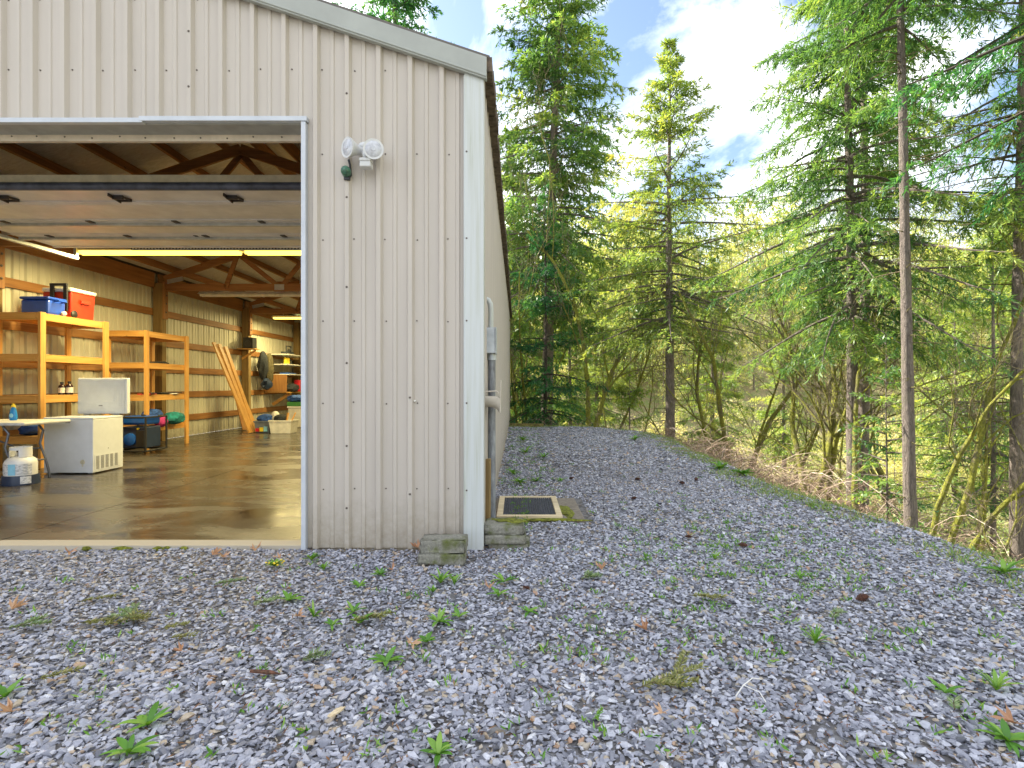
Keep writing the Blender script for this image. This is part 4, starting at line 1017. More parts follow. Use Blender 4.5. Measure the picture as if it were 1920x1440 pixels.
b = MB(); b.blob((-6.05, 15.15, 0.82), (0.30, 0.2, 0.10), 0, 31, 18, 0.25); tag(b.build('tarp', M['fab_blue'], smooth=True), 'crumpled blue tarp heaped on crates at the back', 'tarp')
b = MB(); b.box(-6.3, -5.6, 15.0, 15.35, 0.615, 0.73); tag(b.build('green_crate', M['green_pl'], bevel=0.01), 'shallow green crate under the blue tarp', 'crate')
# corner shelving at the back
cs = thing('corner_shelving', 'far wall shelving crammed with tools and cans', 'shelf', (-6.95, 17.2, FZ))
for z in (0.98, 1.52, 1.82, 2.12):
    b = MB(); b.box(XL + 0.06, -6.80, 16.3, 18.2, z - 0.025, z); b.build('shelf_board', M['shelf_y'] if z < 1 else M['white_pl'], cs)
b = MB(); b.box(XL + 0.06, -6.85, 16.29, 16.32, 0.98, 1.5); b.build('end_panel', M['beam_z'], cs)
b = MB(); b.bar((-7.4, 16.6, 0.6), (-6.85, 16.6, 0.95), 0.04, 0.09); b.build('brace', M['shelf_x'], cs)
for i, (z, y, hh, m, lab) in enumerate(((1.825, 16.45, 0.17, 'yellow', 'nearer yellow spray can on the far wall shelving'), (1.825, 16.62, 0.17, 'yellow', 'second yellow spray can on the far wall shelving'), (1.825, 16.8, 0.12, 'fab_dark', 'dark can beside yellow cans on far shelving'), (2.125, 16.7, 0.13, 'black', 'black tin on the top far shelf'))):
    b = MB(); b.lathe([(0.05, 0.001), (0.05, hh), (0.02, hh + 0.01), (0.02, hh + 0.03), (0, hh + 0.03)], (-6.95, y, z), (0, 0, 1), 12); tag(b.build('spray_can', M[m], smooth=True), lab, 'can')
b = MB(); b.tube([(-6.9, 16.4, 2.13), (-6.9, 16.4, 2.36), (-6.9, 16.72, 2.36), (-6.9, 16.72, 2.13)], 0.022, 8); b.box(-7.05, -6.82, 16.36, 16.76, 2.122, 2.19); tag(b.build('lantern', M['fab_dark']), 'black handled lantern on the top far shelf', 'lantern')
b = MB(); b.box(-7.1, -6.82, 16.4, 16.9, 1.522, 1.56); tag(b.build('blue_case', M['gen_blue']), 'flat blue case on the far wall shelving', 'case')
b = MB(); b.blob((-6.88, 16.75, 1.10), (0.16, 0.32, 0.14), 0, 41, 16, 0.2); tag(b.build('tool_bag', M['fab_dark'], smooth=True), 'dark tool bag on the far workbench', 'bag')
b = MB(); b.box(-6.98, -6.80, 17.15, 17.35, 0.985, 1.35); tag(b.build('red_can', M['red'], bevel=0.02), 'red fuel can on the far workbench', 'can')
jk = thing('hanging_jacket', 'dark and olive jackets hanging on the far wall', 'jacket', (-7.35, 15.9, 1.3))
b = MB(); b.blob((-7.30, 15.75, 1.75), (0.12, 0.17, 0.42), 0, 51, 18, 0.2); b.build('dark_jacket', M['fab_dark'], jk, smooth=True)
b = MB(); b.blob((-7.26, 16.05, 1.66), (0.12, 0.17, 0.46), 0, 52, 18, 0.2); b.build('olive_jacket', M['fab_olive'], jk, smooth=True)
b = MB(); b.blob((-7.24, 15.85, 1.22), (0.11, 0.2, 0.17), 0, 53, 16, 0.3); b.build('blue_rag', M['navy'], jk, smooth=True)

# ------------------------------------------------------------------ things along the side wall
cd = thing('conduit_pipe', 'weathered grey conduit rising up the side wall to electrical box', 'pipe', (-0.205, 4.40, 0))
b = MB(); b.tube([(-0.205, 4.40, 0.0), (-0.205, 4.40, 1.44)], 0.031, 16); b.build('pipe', M['pipe'], cd, smooth=True)
b = MB(); b.lathe([(0.037, 0), (0.037, 0.05), (0.032, 0.052)], (-0.205, 4.40, 1.39), (0, 0, 1), 16); b.build('coupling', M['grey_box'], cd, smooth=True)
eb = thing('electrical_box', 'grey electrical pull box on side wall with white riser pipe', 'electrical box', (-0.21, 4.40, 1.44))
b = MB(); b.box(-0.248, -0.175, 4.33, 4.47, 1.442, 1.645); b.build('box', M['grey_box'], eb, bevel=0.005)
b = MB(); b.box(-0.174, -0.166, 4.322, 4.478, 1.437, 1.650); b.build('cover', M['grey_box'], eb, bevel=0.003)
b = MB(); b.tube([(-0.212, 4.40, 1.646), (-0.212, 4.40, 1.80), (-0.216, 4.40, 1.84), (-0.232, 4.40, 1.87), (-0.27, 4.40, 1.885)], 0.021, 14); b.build('riser_pipe', M['trim_white'], eb, smooth=True)
hh = thing('hose_hanger', 'beige plastic hose hanger with raised flange on side wall', 'hose hanger', (-0.2, 4.18, 1.0))
b = MB()
y0, y1 = 4.10, 4.30
vs = []; n = 12
prof = [(-0.243, 0.055), (-0.19, 0.060), (-0.155, 0.072), (-0.138, 0.095), (-0.128, 0.098)]
for (x, r) in prof:
    for k in range(n + 1):
        a = math.pi + math.pi * k / n
        vs.append((x, 4.19 + 0.10 * math.cos(a), 1.095 + r * math.sin(a) * 1.25))
m = n + 1; b.add(vs, [(i * m + k, i * m + k + 1, (i + 1) * m + k + 1, (i + 1) * m + k) for i in range(len(prof) - 1) for k in range(n)])
b.box(-0.243, -0.14, 4.09, 4.29, 1.095, 1.105)
b.build('saddle', M['beige_pl'], hh, smooth=True)
b = MB(); b.add([(-0.134, 4.10, 0.98), (-0.134, 4.28, 0.98), (-0.128, 4.24, 1.225), (-0.128, 4.14, 1.225), (-0.127, 4.10, 0.98), (-0.127, 4.28, 0.98), (-0.121, 4.24, 1.225), (-0.121, 4.14, 1.225)], [(0, 1, 2, 3), (7, 6, 5, 4), (0, 4, 5, 1), (1, 5, 6, 2), (2, 6, 7, 3), (3, 7, 4, 0)]); b.build('flange', M['beige_pl'], hh, bevel=0.003)
b = MB(); b.tube([(-0.24, 4.13, 1.14), (-0.16, 4.13, 1.145), (-0.14, 4.13, 1.13)], 0.006, 8); b.build('rail', M['beige_pl'], hh, smooth=True)
b = MB(); b.bar((-0.226, 4.23, 0.05), (-0.224, 4.24, 0.62), 0.03, 0.05); tag(b.build('wood_stake', M['old_z']), 'weathered board stub standing by the corner trim behind the conduit', 'board')

# concrete cap blocks
def block(x0, x1, y0, y1, z0, z1, rot, label, group, seed):
    cx, cy = (x0 + x1) / 2, (y0 + y1) / 2
    bm = bmesh.new(); bmesh.ops.create_cube(bm, size=1.0)
    bmesh.ops.bevel(bm, geom=bm.edges[:], offset=0.03, segments=2, affect='EDGES')
    bmesh.ops.subdivide_edges(bm, edges=bm.edges[:], cuts=3, use_grid_fill=True)
    r = random.Random(seed)
    for v in bm.verts:
        v.co = Vector((v.co.x * (x1 - x0), v.co.y * (y1 - y0), v.co.z * (z1 - z0)))
        v.co += Vector((r.gauss(0, 1), r.gauss(0, 1), r.gauss(0, 1))) * 0.0015
    me = bpy.data.meshes.new('concrete_block'); bm.to_mesh(me); bm.free(); me.materials.append(M['block'])
    me.polygons.foreach_set('use_smooth', [True] * len(me.polygons))
    o = link('concrete_block', me); o.location = (cx, cy, (z0 + z1) / 2); o.rotation_euler = (0, 0, rot)
    return tag(o, label, 'block', group)
g = 'mossy concrete cap blocks at the barn corner'
block(-0.660, -0.348, 3.63, 3.80, -0.005, 0.070, 0.01, 'lower concrete block of the two piled against front wall', g, 1)
block(-0.648, -0.344, 3.65, 3.82, 0.072, 0.155, -0.01, 'upper concrete block of the two piled against front wall', g, 2)
block(-0.212, 0.092, 3.99, 4.22, -0.03, 0.035, -0.03, 'bottom concrete block of the three beside corner trim', g, 3)
block(-0.240, 0.062, 3.97, 4.20, 0.036, 0.102, 0.02, 'middle concrete block of the three beside corner trim', g, 4)
block(-0.240, 0.048, 3.98, 4.24, 0.104, 0.168, 0.0, 'top mossy concrete block of the three beside corner trim', g, 5)
def moss_patch(name, c, r, seed, label, cat='moss'):
    b = MB(); b.blob(c, r, 0, seed, 18, 0.3); return tag(b.build(name, M['moss'], smooth=True), label, cat)
moss_patch('moss_cushion', (-0.06, 4.14, 0.166), (0.12, 0.07, 0.012), 61, 'yellow green moss cushion on top of corner block stack')

# mat
dm = thing('floor_mat', 'black rubber grid mat in a pale frame beside the wall', 'mat', ((MAT_R[0] + MAT_R[1]) / 2, 5.3, 0))
A0, A1, B0, B1 = -0.185, 0.402, 4.86, 5.74
b = MB(); w = 0.055
b.box(A0, A1, B0, B0 + w, 0.005, 0.032); b.box(A0, A1, B1 - w, B1, 0.005, 0.032); b.box(A0, A0 + w, B0 + w, B1 - w, 0.005, 0.032); b.box(A1 - w, A1, B0 + w, B1 - w, 0.005, 0.032)
b.build('border', M['mat_frame'], dm, bevel=0.004)
b = MB(); b.box(A0 + w, A1 - w, B0 + w, B1 - w, 0.004, 0.016)
nx_, ny_ = 22, 34
for i in range(nx_):
    for j in range(ny_):
        x = A0 + w + (A1 - A0 - 2 * w) * (i + 0.5) / nx_; y = B0 + w + (B1 - B0 - 2 * w) * (j + 0.5) / ny_
        r = 0.008; b.add([(x - r, y - r, 0.0161), (x + r, y - r, 0.0161), (x + r, y + r, 0.0161), (x - r, y + r, 0.0161), (x - r * .6, y - r * .6, 0.026), (x + r * .6, y - r * .6, 0.026), (x + r * .6, y + r * .6, 0.026), (x - r * .6, y + r * .6, 0.026)], [(4, 5, 6, 7), (0, 1, 5, 4), (1, 2, 6, 5), (2, 3, 7, 6), (3, 0, 4, 7)])
b.build('grid', M['mat_rubber'], dm)
b = MB(); b.box(-0.21, 0.60, 4.80, 5.77, -0.03, 0.004); tag(b.build('concrete_pad', M['concrete_pale'], bevel=0.01), 'brown concrete pad under the framed mat', 'slab')
moss_patch('moss_cushion', (0.46, 5.15, 0.006), (0.055, 0.25, 0.014), 62, 'moss growing along the right edge of the mat')
moss_patch('moss_cushion', (0.2, 4.82, 0.006), (0.36, 0.035, 0.012), 63, 'moss growing along the near edge of the mat')
b = MB(); b.bar((-0.2, 15.75, 0.05), (0.75, 15.65, 0.04), 0.10, 0.09); tag(b.build('landscape_timber', M['old_board']), 'mossy timber lying at the far end of the side wall', 'timber')
for i, (px, lab) in enumerate(((163, 'moss tuft at slab edge farthest from the jamb'), (230, 'wide moss tuft on the slab edge, second from the picture edge'), (297, 'moss tuft on slab edge just past the middle of the doorway'), (313, 'small moss tuft right beside the one past mid doorway'), (346, 'moss tuft on slab edge nearest the jamb'))):
    x = (px - CX) * 3.96 / F
    moss_patch('moss_tuft', (x, 3.955, 0.012), (0.028 + 0.03 * (i == 1), 0.02, 0.016), 70 + i, lab)

# ------------------------------------------------------------------ plants on the gravel
def rosette(name, loc, n, L, W, up, seed, m, label, cat, group, flop=0.9, yellow=None):
    r = np.random.default_rng(seed); V, Fs, Tn = [], [], []; off = 0
    for i in range(n):
        a = 2 * np.pi * (i * 0.381966) + r.uniform(-0.3, 0.3); l = L * r.uniform(0.6, 1.1); w = W * r.uniform(0.7, 1.15)
        el = up * r.uniform(0.5, 1.3); ns = 6; s = np.linspace(0, 1, ns)
        th = el - flop * s * r.uniform(0.6, 1.3)
        rad = np.concatenate([[0], np.cumsum(np.cos(th[:-1]) * l / (ns - 1))]); zz = np.concatenate([[0], np.cumsum(np.sin(th[:-1]) * l / (ns - 1))])
        wd = w * np.sin(np.pi * np.clip(s * 0.86 + 0.10, 0, 1)) ** 0.8; wd[-1] = 0.0008
        ca, sa = np.cos(a), np.sin(a)
        c = np.stack([rad * ca, rad * sa, zz + 0.006], -1); sd = np.array([-sa, ca, 0])
        le = c + sd * wd[:, None] + [0, 0, 0.18 * w]; ri = c - sd * wd[:, None] + [0, 0, 0.18 * w]
        V.append(np.concatenate([le, c, ri])); q = []
        for k in range(ns - 1): q += [[off + k, off + k + 1, off + ns + k + 1, off + ns + k], [off + ns + k, off + ns + k + 1, off + 2 * ns + k + 1, off + 2 * ns + k]]
        Fs.append(q); off += 3 * ns; Tn.append(np.full(len(q), r.uniform(0.1, 1.0)))
    me = np_mesh(name, np.concatenate(V), [np.concatenate(Fs)], [m], tint=np.concatenate(Tn), smooth=True)
    o = link(name, me); o.location = loc
    return tag(o, label, cat, group)
GW = 'green weeds growing through the gravel'
WEEDS = [
 (725, 1248, 9, 0.075, 0.010, 'star shaped bright green weed alone in the middle foreground gravel'),
 (278, 1368, 8, 0.085, 0.010, 'tall broad leaved weed, upper of the large pair in left foreground'),
 (243, 1420, 9, 0.08, 0.009, 'broad leaved weed, lower of the large pair in left foreground'),
 (822, 1420, 9, 0.065, 0.010, 'green rosette at the bottom edge of the picture centre'),
 (542, 1128, 7, 0.08, 0.011, 'low five leaved weed below the door jamb'),
 (585, 1052, 26, 0.055, 0.006, 'feathery green clump right at the foot of the door jamb'),
 (607, 1068, 16, 0.06, 0.006, 'loose green clump just below the feathery one by the jamb'),
 (713, 1078, 13, 0.055, 0.008, 'upright green weed left of the front block pair, next to a tan leaf'),
 (673, 1100, 10, 0.055, 0.008, 'dark green tuft below the front wall, left of the upright weed'),
 (826, 1095, 14, 0.10, 0.006, 'long bladed grassy weed below the front block pair'),
 (852, 1098, 9, 0.07, 0.007, 'grassy weed touching the right side of the long bladed one'),
 (812, 1112, 8, 0.045, 0.007, 'small weed under the long bladed grassy one'),
 (822, 1170, 12, 0.07, 0.008, 'reddish centred weed in a scraped patch below the blocks'),
 (861, 1160, 8, 0.06, 0.008, 'little green weed beside the reddish centred one'),
 (800, 1208, 7, 0.06, 0.009, 'green weed touching a curled brown oak leaf'),
 (676, 1172, 6, 0.08, 0.013, 'two tone weed with wide leaves under an olive fir twig'),
 (622, 1178, 8, 0.06, 0.008, 'weed with a twig across it, left of the olive fir twig'),
 (588, 1160, 9, 0.07, 0.006, 'wispy weed beside a curled tan leaf below the jamb'),
 (663, 1150, 8, 0.06, 0.008, 'flat green weed above the olive fir twig'),
 (945, 1095, 10, 0.085, 0.008, 'leaning green weed below the three block stack'),
 (935, 1120, 9, 0.075, 0.008, 'yellow green weed beneath the leaning one by a pale leaf'),
 (992, 1152, 9, 0.065, 0.008, 'pale green weed right of the scraped gravel patch'),
 (1530, 1210, 26, 0.085, 0.004, 'grassy yellow green tuft alone in right middle gravel'),
 (1772, 1308, 7, 0.06, 0.010, 'bright broad leaved weed in right foreground'),
 (1868, 1303, 12, 0.08, 0.006, 'feathery weed near right picture edge beside the bright weed'),
 (1890, 1400, 16, 0.075, 0.009, 'large clover like weed in the bottom right corner'),
 (1882, 1080, 14, 0.12, 0.013, 'wide leafy weed on the crest at right edge'),
 (1020, 858, 16, 0.13, 0.012, 'leafy weed in the strip beside wall, beyond the mat'),
 (985, 850, 18, 0.15, 0.012, 'dark leafy weed close against the side wall beyond mat'),
 (975, 908, 16, 0.12, 0.012, 'spreading weed between the mat and side wall weeds'),
 (1005, 905, 14, 0.11, 0.010, 'weed just beyond the far edge of the mat'),
 (962, 890, 16, 0.12, 0.010, 'mixed green weed at the base of side wall past conduit'),
 (1052, 905, 10, 0.09, 0.008, 'small weed with a brown leaf beyond mat corner'),
 (980, 826, 14, 0.16, 0.014, 'weed at side wall halfway to the far end'),
 (1350, 880, 22, 0.16, 0.020, 'big leafy weed on the crest before brambles, nearer the barn'),
 (1393, 893, 22, 0.15, 0.020, 'big leafy weed on the crest before brambles, farther from barn'),
 (1190, 826, 20, 0.2, 0.016, 'light green weed on the far rounded corner of the pad'),
 (1500, 1085, 9, 0.055, 0.007, 'small sprout group member in the right gravel above the cone'),
 (10, 1308, 7, 0.07, 0.010, 'weed cut by the left picture edge'),
 (1340, 1050, 10, 0.06, 0.006, 'sprout near the rusty cone in the middle of right gravel'),
 (1210, 1050, 7, 0.05, 0.007, 'small sprout between blocks and the rusty cone'),
]
for i, (px, py, nl, L, W, lab) in enumerate(WEEDS):
    g0 = G(px, py); z = float(height(g0.x, g0.y))
    rosette('weed', (g0.x, g0.y, z + 0.008), nl, L * 1.2, W * 1.2, 0.75 if W > 0.007 else 1.15, 100 + i, M['weed'], lab, 'weed', GW)
mw = rosette('flowering_weed', G(515, 1066) + Vector((0, 0, 0.01)), 34, 0.075, 0.007, 0.9, 300, M['weed'], 'mounded green weed with yellow flowers left of the jamb', 'weed', GW)
b = MB()
for k in range(9):
    b.blob((rr.uniform(-0.05, 0.06), rr.uniform(-0.07, 0.02), rr.uniform(0.02, 0.045)), (0.007, 0.007, 0.005), 0, k, 8)
o = b.build('flower', M['yellow'], mw, smooth=True, world=False)
# tiny sprouts and crest grass: nobody could count them
def sprouts(name, pts, nper, L, W, m, label, spread=0.02, lean=0.6):
    base, d, Ln, Wd = [], [], [], []
    k = len(pts); bs = np.repeat(pts, nper, 0) + rng.normal(0, spread, (k * nper, 3)) * [1, 1, 0]
    dd = rng.normal(0, lean, (k * nper, 3)); dd[:, 2] = rng.uniform(0.3, 1.2, k * nper)
    v, f = kites(bs, dd, rng.normal(0, 1, (k * nper, 3)), rng.uniform(0.5, 1.2, k * nper) * L, rng.uniform(0.6, 1.2, k * nper) * W)
    return tag(link(name, np_mesh(name, v, [f], [m], tint=rng.random(len(f)))), kind='stuff', label=label)
pts = []
for _ in range(420):
    px, py = rng.uniform(960, 1900), rng.uniform(830, 1250)
    if rng.random() < 0.55: px, py = rng.normal(1370, 120), rng.normal(1020, 60)
    if py < 815: continue
    q = G(px, py)
    if edge_dist(q.x, q.y) < 0.1 and q.x > -0.2 and not (q.x < MAT_R[1] and MAT_R[2] < q.y < MAT_R[3]): pts.append((q.x, q.y, float(height(q.x, q.y)) + 0.012))
for _ in range(140):
    q = G(rng.uniform(0, 1900), rng.uniform(1060, 1430))
    if q.y < 3.9: pts.append((q.x, q.y, 0.012))
for _ in range(260):
    y = rng.uniform(4.2, 15.5); pts.append((rng.uniform(-0.2, 0.55) * (1 if y > 5.9 else 0.2), y, 0.012))
sprouts('ground_sprouts', np.array(pts), 7, 0.035, 0.0045, M['weed'], 'scattered tiny green sprouts in the gravel')
pts = []
while len(pts) < 2900:
    x, y = rng.uniform(-0.2, 5.2), rng.uniform(1.0, 17.5); e1 = float(edge_dist(x, y))
    if -0.25 + rng.normal(0, 0.12) < e1 < 0.9 and (x > 1.0 or y > 14) and math.sin(x * 3 + y * 1.9) + math.sin(y * 5.3) > -0.6: pts.append((x, y, float(height(x, y)) + 0.004))
sprouts('crest_grass', np.array(pts), 8, 0.06, 0.004, M['grass'], 'short green grass along the crest of the bank', 0.05)

# fallen fir sprigs
def sprig(loc, ang, L, m, seed, label, branches=2):
    r = np.random.default_rng(seed)
    t = thing('fir_sprig', label, 'twig', loc, ang, 'fallen fir sprigs on the gravel')
    axes = [(np.zeros(3), np.array([1.0, 0, 0.05]), L)]
    for k in range(branches): axes.append((np.array([L * r.uniform(0.2, 0.6), 0, 0.01]), np.array([np.cos(s_ := r.choice([-1, 1]) * r.uniform(0.5, 0.9)), np.sin(s_), 0.04]), L * r.uniform(0.35, 0.6)))
    Vn, Fn = [], []; off = 0; paths = []; rad = []
    for (o0, d, l) in axes:
        d = d / np.linalg.norm(d); k = int(l * 900)
        s = r.uniform(0.08, 1, k) * l; base = o0 + d * s[:, None]; base[:, 1] += np.sin(s / L * 3) * 0.03 * L; base[:, 2] += 0.012
        side = r.choice([-1, 1], k); perp = np.array([-d[1], d[0], 0])
        dd = d * r.uniform(0.3, 0.9, k)[:, None] + perp * (side * r.uniform(0.6, 1, k))[:, None] + np.array([0, 0, 1.0]) * r.uniform(-0.15, 0.5, k)[:, None]
        v, f = kites(base, dd, np.tile([0, 0, 1.0], (k, 1)) + r.normal(0, 0.3, (k, 3)), r.uniform(0.02, 0.034, k), r.uniform(0.0018, 0.0034, k))
        Vn.append(v); Fn.append(f + off); off += len(v)
        sp_ = np.linspace(0, 1, 6) * l; pth = o0 + d * sp_[:, None]; pth[:, 1] += np.sin(sp_ / L * 3) * 0.03 * L; pth[:, 2] += 0.012
        paths.append(pth); rad.append(np.linspace(0.0026, 0.001, 6))
    v = np.concatenate(Vn); f = np.concatenate(Fn)
    link('needles', np_mesh('needles', v, [f], [m], tint=r.random(len(f))), t)
    v, f, _ = tubes(np.array(paths), np.array(rad), 5); link('stem', np_mesh('stem', v, [f], [M['limb']]), t)
SPR = [(395, 1105, 0.35, 0.15, 'sprig_green', 0, 'dark green short sprig on the gravel before the doorway'),
 (185, 1185, 0.6, 0.17, 'sprig', 2, 'bushy olive fir sprig heap at left of the gravel'),
 (150, 1178, 0.1, 0.13, 'sprig', 1, 'smaller olive sprig touching the bushy heap'),
 (262, 1175, 2.5, 0.17, 'sprig_green', 2, 'pale sprig with a long bare stem right of the olive heap'),
 (145, 1138, 0.35, 0.16, 'sprig', 0, 'thin tan sprig lying above the olive heap'),
 (302, 1190, 0.4, 0.09, 'sprig', 0, 'small yellow sprig below the pale stemmed one'),
 (315, 1208, 0.2, 0.09, 'sprig', 0, 'faded sprig just under the small yellow one'),
 (470, 1145, 0.7, 0.12, 'sprig_green', 1, 'pale blue green sprig fan below the doorway'),
 (65, 1288, 0.5, 0.12, 'sprig', 0, 'curved faded sprig in left foreground'),
 (5, 1190, 0.3, 0.16, 'sprig_green', 1, 'sprig cut by the left picture edge'),
 (655, 1175, 0.35, 0.17, 'sprig', 1, 'long olive twig among weeds below the front wall'),
 (1195, 1305, 0.42, 0.27, 'sprig', 3, 'largest branching fir sprig lying in right foreground'),
 (1088, 1095, 0.5, 0.12, 'sprig_green', 3, 'green sprig mound with a dead leaf on it below corner'),
 (1292, 1125, -0.3, 0.15, 'sprig', 1, 'dark olive sprig above the grassy tuft'),
 (1560, 1170, 0.8, 0.10, 'sprig_green', 1, 'small forked sprig right of the dark olive one'),
 (1790, 1345, 0.9, 0.07, 'sprig_green', 0, 'stubby pale sprig in the lower right gravel'),
 (560, 1250, 0.3, 0.10, 'sprig_green', 1, 'small pale sprig in centre left gravel')]
for i, (px, py, a, L, m, br, lab) in enumerate(SPR):
    q = G(px, py); sprig((q.x, q.y, 0.016), a, L * 1.2, M[m], 500 + i, lab, br)
# dead leaves
def dead_leaf(loc, ang, S, seed, label, curl=0.5):
    r = random.Random(seed); b = []
    pts = []
    for k in range(5):
        a = (k - 2) * 0.62
        rad = S * (1.0 if k == 2 else 0.85 if k in (1, 3) else 0.6) * r.uniform(0.85, 1.1)
        pts.append((a - 0.3, S * 0.34)); pts.append((a - 0.1, rad * 0.75)); pts.append((a, rad)); pts.append((a + 0.12, rad * 0.72))
    pts.append((2 * 0.62 + 0.32, S * 0.32))
    out = [(rad * math.cos(a), rad * math.sin(a)) for a, rad in pts]
    vs = [(0, 0, 0)] + [(x, y, curl * (x * x * 0.9 + abs(y) * 0.35) * r.uniform(0.7, 1.2) / 1.0 + 0.0) for x, y in out]
    bmx = bpy.data.meshes.new('dead_leaf')
    n = len(out); fs = [(0, i, i + 1) for i in range(1, n)]
    # stem
    k = len(vs); vs += [(0, 0.0012, 0.001), (0, -0.0012, 0.001), (-S * 0.6, -0.001, 0.004), (-S * 0.6, 0.001, 0.004)]; fs.append((k, k + 1, k + 2, k + 3))
    bmx.from_pydata(vs, [], fs); bmx.materials.append(M['dead_leaf'])
    at = bmx.attributes.new('tint', 'FLOAT', 'FACE'); base_t = r.uniform(0.2, 0.9); at.data.foreach_set('value', [min(1, max(0, base_t + r.uniform(-0.15, 0.15))) for _ in fs])
    o = link('dead_leaf', bmx); o.location = loc; o.rotation_euler = (r.uniform(-0.4, 0.4), r.uniform(-0.3, 0.3), ang)
    return tag(o, label, 'leaf', 'dead brown leaves on the gravel')
LV = [(130, 1042, 0.075, 'brown leaf by the slab edge at left'), (398, 1048, 0.075, 'curled brown leaf before the doorway, left of a close pair'), (416, 1052, 0.06, 'curled brown leaf before the doorway, right of a close pair'),
 (478, 1040, 0.085, 'orange brown leaf near the slab edge by jamb'), (22, 1152, 0.09, 'large brown leaf at left edge of the gravel'), (22, 1348, 0.07, 'tan leaf in the bottom left gravel'),
 (772, 1216, 0.07, 'lobed tan oak leaf below the scraped patch'), (735, 1077, 0.07, 'tan leaf beside the upright weed'), (918, 1112, 0.065, 'pale tan leaf below corner blocks'),
 (1212, 1192, 0.07, 'crumpled orange leaf in the middle right gravel'), (1243, 1350, 0.05, 'small orange leaf in right foreground'), (1902, 1370, 0.08, 'brown leaf at bottom right edge'), (340, 1232, 0.05, 'small brown leaf left of centre'),
 (1128, 1076, 0.08, 'pinkish dead leaf lying on the green sprig mound'), (1290, 1010, 0.05, 'dark dead leaf beyond the cone'), (557, 1165, 0.055, 'curled tan leaf by the wispy weed'), (784, 1034, 0.07, 'reddish leaf tucked by the front block pair'), (525, 1054, 0.05, 'pale leaf lying on the flowering weed')]
for i, (px, py, S, lab) in enumerate(LV):
    q = G(px, py); dead_leaf((q.x, q.y, 0.026), random.Random(i).uniform(0, 6.28), S * 0.95, 700 + i, lab, 3.5)
def cone(loc, ang, L, label, seed):
    r = random.Random(seed); b = MB()
    nr = 11
    for i in range(nr):
        t = i / (nr - 1); rad = L * 0.30 * math.sin(math.pi * (0.12 + 0.80 * t)) ** 0.8
        for k in range(8):
            a = 2 * math.pi * (k + 0.5 * (i % 2)) / 8; d = Vector((0, math.cos(a), math.sin(a))); x = (t - 0.5) * L
            s = Vector((0, -math.sin(a), math.cos(a))); c0 = Vector((x, 0, 0)) + d * rad * 0.45; tip = Vector((x + L * 0.12, 0, 0)) + d * rad * 1.1
            b.add([c0 - s * rad * 0.2, c0 + s * rad * 0.2, tip + s * rad * 0.3, tip + d * 0.001 + Vector((L * 0.02, 0, 0)), tip - s * rad * 0.3], [(0, 1, 2, 3, 4)])
    b.tube([(-L * 0.5, 0, 0), (0, 0, 0), (L * 0.52, 0, 0)], [L * 0.1, L * 0.17, L * 0.05], 8)
    o = b.build('fir_cone', M['cone']); o.location = (loc[0], loc[1], loc[2] + L * 0.24); o.rotation_euler = (0, r.uniform(-0.2, 0.2), ang)
    tag(o, label, 'cone', 'fallen fir cones')
CN = [(1392, 1028, 0.075, 'rusty fir cone in the middle of right gravel'), (1615, 1130, 0.085, 'long brown fir cone at right, nearest the picture edge'), (986, 1108, 0.05, 'dark round cone below the corner blocks'), (1188, 938, 0.07, 'brown cone beyond the mat to its right'),
      (1290, 1011, 0.06, 'dark cone left of the rusty one'), (1278, 909, 0.08, 'cone far up the gravel near a green sprout'), (1305, 902, 0.08, 'farthest right cone up the gravel'), (1195, 902, 0.08, 'cone up the gravel directly past the brown one'), (1071, 900, 0.07, 'cone nearest the side wall beyond the mat')]
for i, (px, py, L, lab) in enumerate(CN):
    q = G(px, py); cone((q.x, q.y, 0.012), random.Random(i + 9).uniform(-1, 1), L * 0.75, lab, i)
b = MB()
q = G(1400, 1310)
b.tube([q + Vector((-0.05, -0.02, 0.02)), q + Vector((0.0, 0.03, 0.035)), q + Vector((0.06, 0.09, 0.03)), q + Vector((0.10, 0.10, 0.02))], 0.0022, 6); b.tube([q + Vector((0.0, 0.03, 0.035)), q + Vector((0.045, -0.01, 0.03)), q + Vector((0.05, -0.05, 0.016))], 0.0018, 6)
tag(b.build('bleached_twig', M['paper'], smooth=True), 'bleached forked twig right of the largest sprig', 'twig')
for px, py, S, a, lab in ((633, 1350, 0.05, 1.3, 'pointed tan wood chip in the lower centre gravel'), (498, 1275, 0.06, 0.2, 'reddish bark curl in the centre left gravel')):
    q = G(px, py); b = MB(); mx = Matrix.Translation((q.x, q.y, 0.028)) @ Matrix.Rotation(a, 4, 'Z') @ Matrix.Rotation(0.2, 4, 'Y')
    vs = [mx @ Vector(v) for v in ((-S, -0.008, 0), (-S, 0.008, 0), (0.2 * S, 0.013, 0.002), (S, 0.0, 0), (0.2 * S, -0.012, 0.002), (-S, -0.008, 0.006), (-S, 0.008, 0.006), (0.2 * S, 0.013, 0.008), (S, 0.0, 0.003), (0.2 * S, -0.012, 0.008))]
    b.add(vs, [(4, 3, 2, 1, 0), (5, 6, 7, 8, 9), (0, 1, 6, 5), (1, 2, 7, 6), (2, 3, 8, 7), (3, 4, 9, 8), (4, 0, 5, 9)])
    tag(b.build('wood_chip', M['mat_frame'] if a > 1 else M['cone']), lab, 'wood chip')

